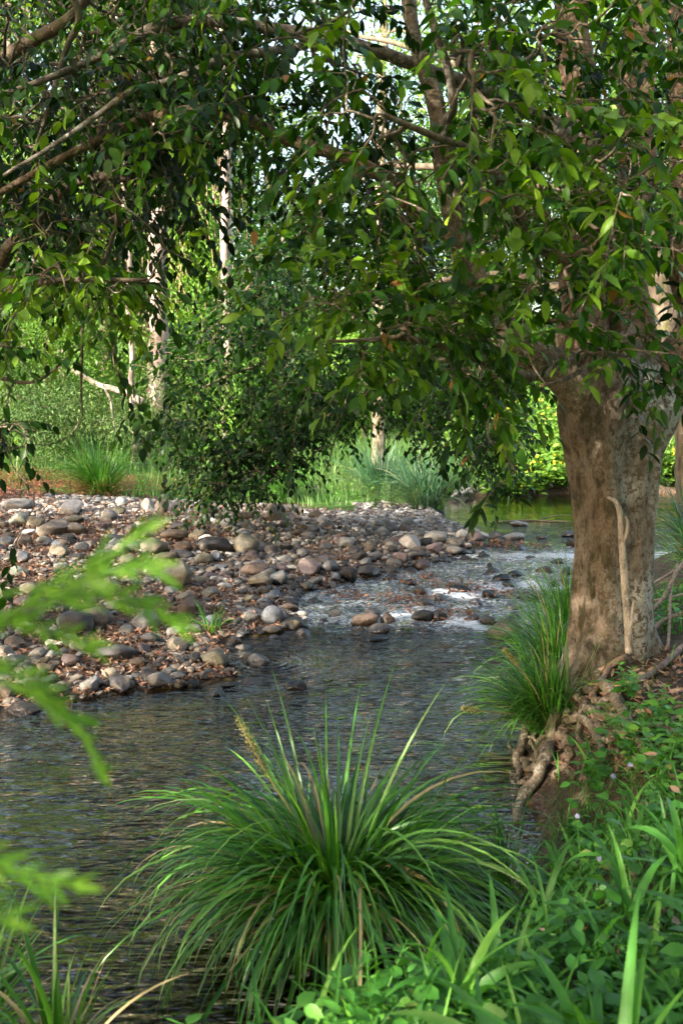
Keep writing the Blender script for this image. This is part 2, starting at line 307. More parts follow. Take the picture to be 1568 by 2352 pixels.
def water_mat():
    m, nt, o = mat_new('creek_water'); g = N(nt, 'NewGeometry'); P = g.outputs['Position']
    mp = N(nt, 'Mapping', {'Vector': P, 'Scale': (.5, 1.7, 1.0), 'Rotation': (0, 0, .12)})
    n1 = N(nt, 'TexNoise', {'Vector': mp.outputs[0], 'Scale': 6.0, 'Detail': 2.0, 'Roughness': .5, 'Distortion': .6})
    n2 = N(nt, 'TexNoise', {'Vector': mp.outputs[0], 'Scale': 15.0, 'Detail': 1.0, 'Roughness': .5, 'Distortion': .5})
    ringv = N(nt, 'VectorMath', {0: P, 1: (.72, -9.65, 0)}, operation='ADD').outputs[0]
    wv = N(nt, 'TexWave', {'Vector': ringv, 'Scale': 3.2, 'Distortion': 2.5, 'Detail': 2.0, 'Detail Scale': 2.0}, wave_type='RINGS', rings_direction='Z')
    rl = N(nt, 'VectorMath', {0: ringv}, operation='LENGTH').outputs[1]
    rf = N(nt, 'MapRange', {0: rl, 1: .15, 2: 1.2, 3: 1.0, 4: 0.0}).outputs[0]
    sp = N(nt, 'SeparateXYZ', {0: P})
    # livelier surface where the current runs (upstream rapids and the run below them)
    run = N(nt, 'MapRange', {0: sp.outputs[1], 1: 6.0, 2: 11.5, 3: .55, 4: 1.25}).outputs[0]
    calm = N(nt, 'MapRange', {0: sp.outputs[1], 1: 17.5, 2: 20.0, 3: 1.0, 4: .10}).outputs[0]
    amp = mth(nt, 'MULTIPLY', run, calm)
    h = mth(nt, 'ADD', n1.outputs[0], mth(nt, 'MULTIPLY', n2.outputs[0], .42))
    pt = N(nt, 'TexNoise', {'Vector': P, 'Scale': .9, 'Detail': 2.0}).outputs[0]
    amp = mth(nt, 'MULTIPLY', amp, ramp(nt, pt, [(.35, (.45, .45, .45)), (.62, (1.35, 1.35, 1.35))]))
    h = mth(nt, 'MULTIPLY', h, amp)
    h = mth(nt, 'ADD', h, mth(nt, 'MULTIPLY', mth(nt, 'MULTIPLY', wv.outputs['Fac'], rf), .5))
    b = N(nt, 'Bump', {'Strength': 1.0, 'Distance': .075, 'Height': h})
    fr = N(nt, 'Fresnel', {'IOR': 1.42, 'Normal': b.outputs[0]})
    tr = N(nt, 'BsdfTransparent', {'Color': mix(nt, N(nt, 'MapRange', {0: sp.outputs[1], 1: 17.0, 2: 19.5}).outputs[0], (.60, .47, .27), (.30, .36, .10))})
    gl = N(nt, 'BsdfGlossy', {'Color': (1, .98, .92, 1), 'Roughness': .03, 'Normal': b.outputs[0]})
    ms = N(nt, 'MixShader', {0: mth(nt, 'MINIMUM', mth(nt, 'MULTIPLY', fr.outputs[0], 1.75), 1.0), 1: tr.outputs[0], 2: gl.outputs[0]})
    a = N(nt, 'Attribute', attribute_name='tint')
    nf = N(nt, 'TexNoise', {'Vector': mp.outputs[0], 'Scale': 19.0, 'Detail': 8.0, 'Roughness': .8, 'Distortion': 1.6})
    ff = mth(nt, 'MULTIPLY', mth(nt, 'SUBTRACT', mth(nt, 'ADD', nf.outputs[0], mth(nt, 'MULTIPLY', a.outputs['Fac'], .28)), .665), 6.0)
    ff = mth(nt, 'MINIMUM', mth(nt, 'MAXIMUM', ff, 0.0), .65)
    foam = N(nt, 'BsdfPrincipled', {'Base Color': (.6, .65, .72, 1), 'Roughness': .5, 'Normal': b.outputs[0]})
    m2 = N(nt, 'MixShader', {0: ff, 1: ms.outputs[0], 2: foam.outputs[0]})
    nt.links.new(m2.outputs[0], o.inputs[0]); return m
M['water'] = water_mat()

# ------------------------------------------------------------------ terrain
LS = np.array([(-60, 6.6), (-8, 7.5), (-2.75, 8.1), (-1.9, 8.6), (-.95, 8.95), (-1.1, 9.6), (-1.3, 10.5), (-.75, 10.8), (-.4, 11.3), (-.62, 12.1), (-.5, 12.9), (.1, 13.6), (.75, 14.3), (1.6, 15.2), (2.5, 17), (2.2, 19.3), (2.0, 21.5), (2.4, 23.3), (3.3, 24.9), (5.6, 25.9), (12, 27), (40, 28.5), (120, 30)], float)
RS = np.array([(120, 20), (30, 19), (12, 17.6), (7, 15.6), (5, 14.4), (3.7, 13.2), (2.9, 11.9), (2.0, 9.9), (1.5, 8), (1.25, 6.6), (1.12, 5.7), (.98, 5.1), (.75, 4.6), (.5, 4.2), (.22, 3.9), (-.15, 3.62), (-.6, 3.32), (-1.4, 3.15), (-3, 3.0), (-8, 3), (-60, 2.5)], float)
POLY = np.concatenate([LS, RS])
def pl_dist(x, y, L):
    best = np.full(np.shape(x), 1e9)
    for (ax, ay), (bx, by) in zip(L[:-1], L[1:]):
        dx, dy = bx - ax, by - ay; t = np.clip(((x - ax) * dx + (y - ay) * dy) / (dx * dx + dy * dy), 0, 1)
        best = np.minimum(best, np.hypot(x - ax - t * dx, y - ay - t * dy))
    return best
def inside(x, y):
    c = np.zeros(np.shape(x), bool); n = len(POLY)
    for i in range(n):
        ax, ay = POLY[i]; bx, by = POLY[(i + 1) % n]
        if ay == by: continue
        k = ((ay > y) != (by > y)) & (x < (bx - ax) * (y - ay) / (by - ay) + ax); c ^= k
    return c
def wlev(y): return .05 * sst(y, 10.9, 11.5) + .09 * sst(y, 13, 16.5)
def hgt(x, y, full=False):
    x = np.asarray(x, float); y = np.asarray(y, float)
    dl = pl_dist(x, y, LS); dr = pl_dist(x, y, RS); ins = inside(x, y); W = wlev(y)
    n = fbm2(x, y, .9, 3, 3); n2 = fbm2(x, y, .13, 2, 9)
    left = dl < dr
    sl = dl + .12 * n
    hl = .02 + .055 * np.minimum(sl, 11) + .035 * n * sst(dl, .1, 1) + .12 * sst(dl, 2, 5) * vnoise(np.stack([x * .5, y * .5, 0 * x], -1), 4) * .6
    hl = hl + .03 * np.clip(y - 20, 0, 40) + 1.6 * sst(y, 26, 42) * sst(x, 1, 5) + .22 * np.clip(y - 44, 0, 45) * (1 - .5 * sst(x, 4, 20))
    sr = np.maximum(dr + .10 * n, 0)
    hr = .5 * sst(sr, 0, .75) + .11 * np.minimum(sr, 5) + .02 * n + .25 * sst(y, 12, 16) * 0
    h = np.where(left, hl, hr)
    h = h + .8 * n2 * sst(np.minimum(dl, dr), 12, 30)
    bed = -.05 - .30 * sst(np.minimum(dl, dr), 0, 1.3) * (1 - .7 * sst(y, 10.8, 11.8) * (1 - sst(y, 17, 19))) + .03 * n
    h = np.where(ins, bed, h) + W
    h = h + .34 * np.exp(-((x + .03) ** 2 + (y - 4.62) ** 2) / .07)
    # near-right tussock shelf and bank kept from hiding the water
    if full:
        kind = np.where(ins | (np.minimum(dl, dr) < .05), .0, np.where(left, .33, .66))
        gb = np.where(left, sst(y + 1.0 * n, 20.0, 21.5), sst(dr + .5 * n, 1.2, 2.8) * .6)
        kind = np.where(ins, 0, kind + (1 - kind) * gb * (~ins))
        return h, kind
    return h
def warp(lo, hi, n, c, k):
    a = np.arcsinh((lo - c) / k); b = np.arcsinh((hi - c) / k); return c + k * np.sinh(np.linspace(a, b, n))
def grid_mesh(xs, ys, Z, tint, name, mat, mask=None):
    X, Y = np.meshgrid(xs, ys); ny, nx = X.shape; i = np.arange(ny - 1)[:, None] * nx + np.arange(nx - 1)[None]
    Q = np.stack([i, i + 1, i + nx + 1, i + nx], -1).reshape(-1, 4)
    if mask is not None:
        mk = (mask[:-1, :-1] | mask[1:, :-1] | mask[:-1, 1:] | mask[1:, 1:]).reshape(-1); Q = Q[mk]
    mb = MB(); mb.add(np.stack([X, Y, Z], -1).reshape(-1, 3), Q, None, tint.reshape(-1)); return mb.build(name, mat)
gx = warp(-260, 260, 420, .5, 6); gy = warp(-120, 420, 460, 9, 8)
GX, GY = np.meshgrid(gx, gy); GH, GK = hgt(GX, GY, True)
tag(grid_mesh(gx, gy, GH, GK, 'ground', M['ground']), kind='structure')
wx = np.concatenate([np.linspace(-60, -7, 40), np.arange(-6.9, 8, .06), np.linspace(8.1, 110, 60)]); wy = np.concatenate([np.arange(2.2, 20, .05), np.arange(20.1, 33, .3)])
WX, WY = np.meshgrid(wx, wy)
din = inside(WX, WY); dd = np.minimum(pl_dist(WX, WY, LS), pl_dist(WX, WY, RS))
rap = sst(WY, 10.6, 11.4) * (1 - sst(WY, 15.8, 17.6)) 
amp = .004 + .026 * rap
WZ = wlev(WY) + amp * fbm(np.stack([WX * 4.5, WY * 6.5, WX * 0], -1), 3, 5) * (dd < 30)
fall = np.exp(-((WY - 11.2 - .35 * np.sin(WX * 2.1)) / .16) ** 2) * sst(WX, .4, .9) + .9 * np.exp(-((WY - 13.2 - .3 * np.sin(WX * 2.7 + 1)) / .2) ** 2) * sst(WX, .9, 1.5) + .6 * np.exp(-((WY - 15.6) / .25) ** 2)
foamv = np.clip(rap * .62 + .7 * fall * rap, 0, 1) + .35 * np.exp(-((WX - 1.3) ** 2 / .5 + (WY - 10.7) ** 2 / .12))
tag(grid_mesh(wx, wy, WZ, foamv, 'water', M['water'], din | (dd < .25)), kind='structure')

def G(px, py, off=0.0):
    px = np.atleast_1d(np.asarray(px, float)); py = np.atleast_1d(np.asarray(py, float)); a, b = ray(px, py)
    d = np.full(px.shape, 2.0); hit = np.zeros(px.shape, bool); res = np.full(px.shape, 45.0); step = .05
    dprev = d.copy()
    while d.min() < 60 and not hit.all():
        z = CAMZ + b * d; h = np.maximum(hgt(a * d, d), -.02 + 0 * d) + off
        new = (z <= h) & ~hit; res[new] = d[new]; hit |= new; d = d + np.where(d < 12, .05, .15)
    return np.stack([a * res, res, np.maximum(hgt(a * res, res), -.05)], -1)
# ------------------------------------------------------------------ stones
def ico(sub):
    bm = bmesh.new(); bmesh.ops.create_icosphere(bm, subdivisions=sub, radius=1); V = np.array([v.co[:] for v in bm.verts]); F = np.array([[v.index for v in f.verts] for f in bm.faces]); bm.free(); return V, F
ICO = {k: ico(k) for k in (1, 2, 4)}
def rock_verts(sub, kind, seed):
    V, F = ICO[sub]; V = V.copy(); r = np.random.default_rng(seed)
    V = np.sign(V) * np.abs(V) ** (.86 if kind != 'round' else .97)
    V *= (1 + .16 * fbm(V * .9 + seed * 3.1, 2, seed))[:, None]
    k, lo, hi = {'angular': (11, .52, .85), 'block': (8, .62, .9), 'round': (4, .8, .98), 'jag': (16, .4, .8)}[kind]
    for _ in range(k):
        n = r.normal(size=3); n /= np.linalg.norm(n); d = r.uniform(lo, hi); e = np.maximum(V @ n - d, 0); V -= n[None] * (e * .93)[:, None]
    V *= (1 + (.035 if kind != 'jag' else .10) * fbm(V * 3.2 + seed, 3, seed + 5))[:, None]
    return V / np.abs(V).max(0)[None], F
VAR = {}
for kd in ('angular', 'block', 'round', 'jag'):
    VAR[kd] = []
    for s_ in range({'angular': 5, 'block': 5, 'round': 6, 'jag': 2}[kd]):
        V, F = rock_verts(4, kd, s_ * 13 + len(kd)); mb = MB(); mb.add(V, None, F)
        o = mb.build('stone', M['rock']); VAR[kd].append(o.data); bpy.data.objects.remove(o)
RC = {'pale': (.50, .48, .46), 'tan': (.27, .23, .18), 'grey': (.235, .232, .228), 'brown': (.175, .13, .10), 'dark grey': (.085, .08, .085), 'blue-grey': (.15, .165, .20), 'rusty': (.20, .14, .105), 'olive': (.20, .185, .135), 'black': (.03, .03, .032), 'purplish': (.19, .14, .145), 'greenish grey': (.27, .29, .25)}
SH = {'angular': 'angular', 'block': 'blocky', 'round': 'rounded', 'jag': 'jagged'}
PL = []     # (pos, radius)
def put_stone(p, sx, sy, sz, kind, col, label, rz=None, tilt=.15, sink=.3):
    o = bpy.data.objects.new('stone', random.choice(VAR[kind])); COL.objects.link(o)
    o.location = (p[0], p[1], p[2] + sz * (1 - 2 * sink)); o.scale = (sx, sy, sz); o.rotation_euler = (random.gauss(0, tilt), random.gauss(0, tilt), random.uniform(-.5, .5) if rz is None else rz)
    c = RC[col]; j = random.uniform(.40, .72); o.color = (c[0] * j, c[1] * j * random.uniform(.97, 1.03), c[2] * j * random.uniform(.95, 1.05), 1)
    PL.append((p[0], p[1], max(sx, sy)))
    return tag(o, label, 'stone', 'stones of the gravel bar and riffle')
# named stones: D x, D y (centre), w, h px, colour, shape, label, short name for neighbours
LM = [(161, 1174, 54, 36, 'pale', 'angular', 'big whitish angular stone at the back of the gravel bar below the rusty herbs', 'whitish angular stone'),
(36, 1198, 48, 35, 'greenish grey', 'angular', 'greenish grey angular boulder, leftmost of the big stones on the gravel bar', 'greenish angular boulder'),
(82, 1205, 38, 26, 'tan', 'block', 'tan blunt stone between the greenish boulder and the long ochre block', 'blunt tan stone'),
(119, 1218, 68, 38, 'tan', 'block', 'long ochre flat-topped block sitting on dead leaves', 'long ochre block'),
(172, 1222, 42, 30, 'tan', 'block', 'pale tan squarish stone touching the right end of the long ochre block', 'squarish tan stone'),
(38, 1163, 70, 26, 'grey', 'round', 'long low grey stone beside the rusty herbs', 'long low grey stone'),
(167, 1200, 44, 19, 'olive', 'round', 'flat olive-brown stone in front of the whitish angular stone', 'flat olive stone'),
(341, 1166, 30, 32, 'pale', 'angular', 'pale grey upright cracked stone beside the tan egg-like stone', 'pale cracked stone'),
(371, 1171, 30, 38, 'tan', 'round', 'upright egg-like tan stone at the rear of the gravel bar', 'egg-like tan stone'),
(401, 1170, 45, 22, 'dark grey', 'block', 'dark grey stone with a pale face right of the egg-like tan stone', 'dark pale-faced stone'),
(632, 1186, 48, 46, 'tan', 'angular', 'large light tan boulder crowning the gravel bar under the drooping tree', 'large light tan boulder'),
(250, 1190, 33, 28, 'grey', 'round', 'round grey stone leaning beside its lighter neighbour behind the litter', 'leaning grey stone'),
(270, 1178, 32, 24, 'olive', 'round', 'rounded olive-grey stone behind the leaning grey stone', 'rounded olive stone'),
(482, 1177, 34, 24, 'dark grey', 'round', 'dark rounded stone under the tip of the drooping tree', 'dark stone under the branch tip'),
(487, 1259, 82, 38, 'black', 'jag', 'blackish jagged slab of layered rock on the gravel bar', 'blackish jagged slab'),
(566, 1256, 52, 45, 'olive', 'round', 'big olive-tan round boulder right of the blackish jagged slab', 'olive round boulder'),
(400, 1233, 58, 26, 'brown', 'round', 'long brown flattish stone in the middle of the bar', 'long brown stone'),
(452, 1234, 36, 22, 'tan', 'block', 'squarish ochre stone right of the long brown stone', 'squarish ochre stone'),
(379, 1284, 50, 19, 'brown', 'round', 'rusty brown loaf-like stone in front of an olive boulder', 'brown loaf-like stone'),
(417, 1279, 50, 23, 'dark grey', 'round', 'dark flat stone touching the brown loaf-like stone', 'dark flat stone'),
(350, 1261, 56, 34, 'olive', 'round', 'olive wedge-shaped boulder behind the brown loaf-like stone', 'olive wedge boulder'),
(406, 1333, 68, 58, 'olive', 'angular', 'tall pyramid-shaped grey-tan boulder, tallest on the gravel bar', 'pyramid-shaped boulder'),
(586, 1313, 58, 25, 'rusty', 'round', 'rusty brown long-backed stone on the slope of the bar', 'rusty long-backed stone'),
(596, 1340, 52, 35, 'tan', 'block', 'tan blocky boulder beside the blue-white stone', 'tan blocky boulder'),
(641, 1337, 38, 36, 'blue-grey', 'angular', 'angular blue-grey stone with a pale top', 'blue-grey angular stone'),
(712, 1309, 48, 38, 'purplish', 'block', 'purplish grey square stone near the backwater', 'purplish square stone'),
(756, 1311, 40, 28, 'blue-grey', 'round', 'smooth blue-grey stone right of the purplish square stone', 'smooth blue-grey stone'),
(430, 1401, 40, 46, 'brown', 'block', 'dark brown upright block beside the little tussock', 'dark brown block'),
(332, 1433, 60, 48, 'grey', 'round', 'fat round grey boulder in the middle of the leaf litter', 'fat round grey boulder'),
(215, 1426, 70, 48, 'brown', 'round', 'big dark brown round boulder paired with a darker one', 'big dark brown boulder'),
(170, 1436, 74, 54, 'dark grey', 'round', 'big charcoal boulder left of the dark brown one', 'big charcoal boulder'),
(118, 1465, 38, 23, 'black', 'round', 'small black stone in front of the big charcoal boulder', 'small black stone'),
(262, 1508, 84, 38, 'dark grey', 'block', 'long dark grey slab tilted toward the water', 'tilted dark slab'),
(405, 1489, 52, 31, 'tan', 'angular', 'flat tan slab lying on red-brown leaves', 'flat tan slab'),
(483, 1520, 64, 44, 'olive', 'angular', 'grey-green angular boulder at the point of the shore', 'grey-green shore boulder'),
(272, 1580, 60, 34, 'dark grey', 'angular', 'dark wet boulder with a pale patch at the water edge', 'dark wet shore boulder'),
(441, 1576, 34, 24, 'black', 'round', 'black stone standing in the shallows off the shore', 'black shallows stone'),
(505, 1578, 64, 16, 'brown', 'round', 'flat brown stone awash beside the grey-green shore boulder', 'flat awash stone'),
(345, 1472, 40, 27, 'dark grey', 'block', 'charcoal block between the fat round boulder and the flat tan slab', 'charcoal block'),
(624, 1422, 46, 42, 'blue-grey', 'round', 'dark blue-grey round boulder at the corner of the pool', 'blue-grey corner boulder'),
(677, 1439, 68, 32, 'dark grey', 'angular', 'long dark boulder beside the blue-grey corner boulder', 'long dark corner boulder'),
(621, 1457, 38, 15, 'tan', 'round', 'small pale tan stone at the pool edge', 'small pale pool stone'),
(697, 1457, 34, 24, 'dark grey', 'angular', 'small dark wet stone jutting into the pool', 'small dark pool stone'),
(317, 1528, 40, 24, 'brown', 'block', 'brown block near the water behind the dark wet shore boulder', 'brown shore block'),
(252, 1554, 35, 28, 'tan', 'round', 'tan rounded stone just behind the dark wet shore boulder', 'tan shore stone'),
(407, 1559, 34, 18, 'grey', 'round', 'small grey wet stone at the very edge of the pool', 'small grey edge stone'),
(52, 1632, 68, 30, 'tan', 'round', 'smooth pale tan stone alone at the left water edge', 'smooth lone tan stone'),
(37, 1321, 44, 26, 'greenish grey', 'round', 'greenish rounded stone behind a long tan stone at the left edge', 'greenish rounded stone'),
(66, 1356, 42, 28, 'tan', 'round', 'oblong tan stone tilted in the litter near the left edge', 'oblong tan stone'),
(682, 1577, 56, 30, 'dark grey', 'jag', 'lone dark lumpy stone in the middle of the pool', 'lone pool stone'),
(784 + 217, 1091 + 146, 48, 26, 'pale', 'round', 'pale grey round boulder at the head of the riffle', 'pale riffle boulder'),
(784 + 260, 1091 + 157, 34, 23, 'grey', 'round', 'grey rounded boulder right of the pale riffle boulder', 'grey riffle boulder'),
(784 + 160, 1091 + 163, 46, 34, 'pale', 'angular', 'whitish boulder with a flat top above the riffle', 'whitish flat-top boulder'),
(784 + 397, 1091 + 153, 46, 18, 'pale', 'round', 'flat pale stone at the lip of the far pool', 'flat pale lip stone'),
(784 + 410, 1091 + 132, 38, 15, 'pale', 'round', 'pale stone standing at the outlet of the far pool', 'pale outlet stone'),
(784 + 62, 1091 + 235, 52, 26, 'dark grey', 'round', 'dark oval boulder at the edge of the backwater', 'dark oval boulder'),
(784 + 17, 1091 + 239, 36, 34, 'dark grey', 'round', 'dark blue rounded stone left of the dark oval boulder', 'dark rounded stone'),
(784 + 165, 1091 + 188, 56, 19, 'dark grey', 'round', 'long dark grey stone lying under the whitish flat-top boulder', 'long dark riffle stone'),
(784 + 370, 1091 + 248, 38, 20, 'black', 'round', 'black wet stone in the current, left of its twin', 'black current stone'),
(784 + 402, 1091 + 241, 36, 18, 'black', 'round', 'black wet stone in the current, right of its twin', 'black twin stone'),
(784 + 270, 1091 + 275, 46, 22, 'black', 'round', 'black glossy stone with red leaves caught on it', 'black leafy stone'),
(784 + 180, 1091 + 277, 30, 26, 'tan', 'round', 'small tan stone poking out above the backwater', 'small tan backwater stone'),
(784 + 52, 1091 + 342, 60, 34, 'rusty', 'block', 'reddish brown blocky boulder on the low spit', 'reddish spit boulder'),
(784 + 105, 1091 + 340, 33, 30, 'rusty', 'round', 'reddish round stone beside the blocky spit boulder', 'reddish round stone'),
(784 + 190, 1091 + 307, 42, 24, 'tan', 'round', 'warm tan stone at the tip of the backwater', 'warm tan stone'),
(784 + 185, 1091 + 335, 46, 30, 'black', 'round', 'black wet boulder at the end of the low spit', 'black spit boulder'),
(784 + 222, 1091 + 333, 36, 28, 'dark grey', 'round', 'dark wet boulder next to the little fall', 'dark fall boulder'),
(784 + 85, 1091 + 358, 52, 26, 'dark grey', 'round', 'charcoal flat boulder in front of the reddish spit boulder', 'charcoal spit boulder'),
(784 + 80, 1091 + 378, 54, 20, 'black', 'block', 'black low stone awash at the foot of the spit', 'black spit-foot stone'),
(784 + 378, 1091 + 360, 74, 52, 'tan', 'round', 'large tan-brown smooth boulder with water curling round it', 'large smooth brown boulder'),
(784 + 420, 1091 + 295, 40, 18, 'brown', 'round', 'brown stone awash near the right bank', 'brown bank stone'),
(784 + 257, 1091 + 175, 32, 20, 'pale', 'round', 'small pale stone in front of the grey riffle boulder', 'small pale riffle stone'),
(784 + 532, 1091 + 156, 44, 18, 'blue-grey', 'round', 'blue-grey stone beside the trunk at the far pool lip', 'blue-grey lip stone'),
(784 + 347, 1091 + 290, 42, 22, 'black', 'jag', 'black jagged stone splitting the current', 'black jagged current stone')]
cx_ = np.array([l[0] for l in LM], float); cy_ = np.array([l[1] + l[3] * .38 for l in LM], float)
gp = G(cx_, cy_)
LMP = []
for l, p in zip(LM, gp):
    w = l[2] * p[1] / FOC / 2 * 1.2; h_ = l[3] * p[1] / FOC / 2 * 1.18
    p = p.copy(); wl = float(wlev(p[1]))
    inw = p[2] < wl - .02
    base = max(p[2], wl - .03) if inw else p[2]
    o_ = put_stone((p[0], p[1] + w * .4, base), w, w * random.uniform(.7, .95), h_, l[5], l[4], l[6], tilt=.08, sink=.14 if not inw else .2)
    if inw or (p[1] > 10.9 and l[0] > 700 and l[4] in ('rusty', 'tan', 'black', 'dark grey')): o_.color = [c_ * .62 for c_ in o_.color[:3]] + [1]
    LMP.append((p, l[7]))
seen_lab = set(l[6] for l in LM)
def place_words(p):
    q = np.array([[a[0][0], a[0][1]] for a in LMP]); d = np.hypot(q[:, 0] - p[0], (q[:, 1] - p[1]) * .6)
    out = []
    for k in np.argsort(d)[:6]:
        dx, dy = p[0] - q[k, 0], (p[1] - q[k, 1])
        rel = ('just right of' if dx > 0 else 'just left of') if abs(dx) > abs(dy) * .6 else ('behind' if dy > 0 else 'in front of')
        out.append((rel, LMP[k][1]))
    return out
ORD = ['', 'second ', 'third ', 'fourth ', 'fifth ', 'sixth ', 'seventh ', 'eighth ', 'ninth ', 'tenth ']
cand = []
n = 9000
X = R.uniform(-6.5, 4.2, n); Y = R.uniform(8, 25, n); dl = pl_dist(X, Y, LS); dr = pl_dist(X, Y, RS); ins = inside(X, Y)
ok = (~ins & (dl < dr) & (Y < 20.2 + 1.0 * fbm2(X, Y, .5, 2, 8) + 3 * (X > .5))) | (ins & (Y > 11.2) & (Y < 17.8) & (R.random(n) < .34)) | (ins & (dl < .35) & (R.random(n) < .5))
ok &= ~((X < -2.0) & (fbm2(X, Y, .55, 2, 31) > .12) & (R.random(n) < .8))
X, Y = X[ok], Y[ok]; ins = ins[ok]; dl = dl[ok]
u = R.random(len(X)); sz = .045 + .075 * u ** 3 + .03 * (Y > 14)
order = np.argsort(-sz * (1 + 0 * Y)); small = []; k_ = 0
px, py = proj(np.stack([X, Y, hgt(X, Y)], -1)); vis = (px > -20) & (px < 1350)
pix = sz * FOC / Y
order = np.argsort(-pix); NMAX = 300 - len(LM)
colw = ['pale', 'tan', 'grey', 'brown', 'dark grey', 'blue-grey', 'rusty', 'olive', 'purplish']
for i in order:
    if not vis[i] or k_ >= NMAX: small.append(i); continue
    PA = np.array(PL); dmin = np.hypot(PA[:, 0] - X[i], (PA[:, 1] - Y[i])) - PA[:, 2] * .9 - sz[i] * .9
    if dmin.min() < 0: continue
    w_ = np.array([1.0, 1.5, 2.4, 1.8, 1.2, 1.4, .7, 1.0, 1.2]) * (np.array([3, 1.3, 2, .6, .4, 1, .3, .5, 1]) if Y[i] > 17 else 1)
    if ins[i] and Y[i] > 10.9: w_ = w_ * np.array([.02, .03, .1, .3, 8, .5, .05, .02, .1])
    cw = colw[R.choice(9, p=w_ / w_.sum())]; kd = ['round', 'block', 'angular'][R.choice(3, p=[.36, .32, .32])]
    fl = R.uniform(.45, .8); z = float(hgt(X[i], Y[i])); z = max(z, float(wlev(Y[i])) - .03)
    lab = None
    sizew = 'small' if sz[i] < .085 else ('mid-sized' if sz[i] < .11 else 'large')
    for rel, nm in place_words((X[i], Y[i])):
        for od in ORD[:2]:
            t = f'{od}{sizew} {cw} {SH[kd]} stone {rel} the {nm}'
            if od: t = f'another {sizew} {cw} {SH[kd]} stone {rel} the {nm}'
            if t not in seen_lab: lab = t; break
        if lab: break
    if lab is None: small.append(i); continue
    seen_lab.add(lab); k_ += 1
    put_stone((X[i], Y[i], z - .02 * ins[i]), sz[i], sz[i] * R.uniform(.7, 1), sz[i] * fl, kd, cw, lab, rz=R.uniform(0, 6.3), sink=.2)
# the countless smaller ones
def scatter_cobbles(name, X, Y, sz, zoff, tint, mat):
    mb = MB(); vs = [rock_verts(1 if name == 'pebbles' else 2, ('round', 'block', 'angular')[q % 3], 40 + q) for q in range(7)]
    idx = R.integers(0, 7, len(X)); Z = hgt(X, Y)
    for q in range(7):
        m_ = idx == q; V, F = vs[q]; nn = m_.sum()
        if nn == 0: continue
        a = R.uniform(0, 2 * PI, nn); ca, sa = np.cos(a)[:, None], np.sin(a)[:, None]; s0 = sz[m_][:, None]
        vx = V[None, :, 0] * s0; vy = V[None, :, 1] * s0 * R.uniform(.6, .95, (nn, 1)); vz = V[None, :, 2] * s0 * R.uniform(.38, .72, (nn, 1))
        tl = R.normal(0, .2, (nn, 1)); vz2 = vz + vx * tl
        P = np.stack([vx * ca - vy * sa + X[m_][:, None], vx * sa + vy * ca + Y[m_][:, None], vz2 + (Z[m_] + zoff[m_])[:, None]], -1)
        b = (np.arange(nn) * len(V))[:, None, None]; mb.add(P.reshape(-1, 3), None, (F[None] + b).reshape(-1, 3), np.repeat(tint[m_], len(V)))
    return tag(mb.build(name, mat), kind='stuff', label='countless small river stones packed over the gravel bar', cat=None)
PA = np.array(PL)
def reject(X, Y, s, f=.75):
    keep = np.ones(len(X), bool)
    for i in range(len(X)):
        if (np.hypot(PA[:, 0] - X[i], PA[:, 1] - Y[i]) < PA[:, 2] * f).any(): keep[i] = False
    return keep
n = 30000
X = R.uniform(-7.5, 4.5, n); Y = 8 + 14 * R.random(n) ** 1.0; dl = pl_dist(X, Y, LS); dr = pl_dist(X, Y, RS); ins = inside(X, Y)
lit = fbm2(X, Y, .6, 2, 31)
ok = (~ins & (dl < dr) & (Y < 20.4 + 1.0 * fbm2(X, Y, .5, 2, 8) + 5 * (X > .3))) & (R.random(n) < np.clip(.9 - .6 * (X < -.8) * (lit > -.15) * (Y < 17.5) + .35 * (dl < .7) + .3 * (X > -.8), .18, 1))
ok |= ins & (Y > 10.9) & (Y < 18) & (R.random(n) < .3) & (fbm2(X, Y, 1.3, 2, 77) > .18)
ok |= ins & (dl < .22) & (R.random(n) < .4)
X, Y, ins = X[ok], Y[ok], ins[ok]; s_ = (.03 + .05 * R.random(len(X)) ** 1.8) * (1 + .1 * (Y > 14)); kp = reject(X, Y, s_); X, Y, s_, ins = X[kp], Y[kp], s_[kp], ins[kp]
tn = R.random(len(X)) * np.where(ins, .12, 1); tn = np.where((Y > 17) & (R.random(len(X)) < .5), .85 + .15 * R.random(len(X)), tn)
scatter_cobbles('cobbles', X, Y, s_, np.where(ins, .02, .012), tn, M['cobble'])
# beach on the far side of the pool + stream bed stones
n = 900; X = R.uniform(2.0, 5.5, n); Y = R.uniform(22, 28.5, n); ok = ~inside(X, Y) & (pl_dist(X, Y, LS) < 1.3); X, Y = X[ok], Y[ok]
X2 = R.uniform(-5, 1.4, 1500); Y2 = R.uniform(3.6, 10.5, 1500); ok = inside(X2, Y2); X2, Y2 = X2[ok], Y2[ok]
XX = np.r_[X, X2]; YY = np.r_[Y, Y2]
o = scatter_cobbles('streambed_cobbles', XX, YY, np.r_[.06 + .1 * R.random(len(X)), .02 + .04 * R.random(len(X2)) ** 2], XX * 0 + .01, np.r_[.85 + .15 * R.random(len(X)), .5 + .3 * R.random(len(X2))], M['cobble'])
o['label'] = 'small stones on the stream bed and the far shingle beach'
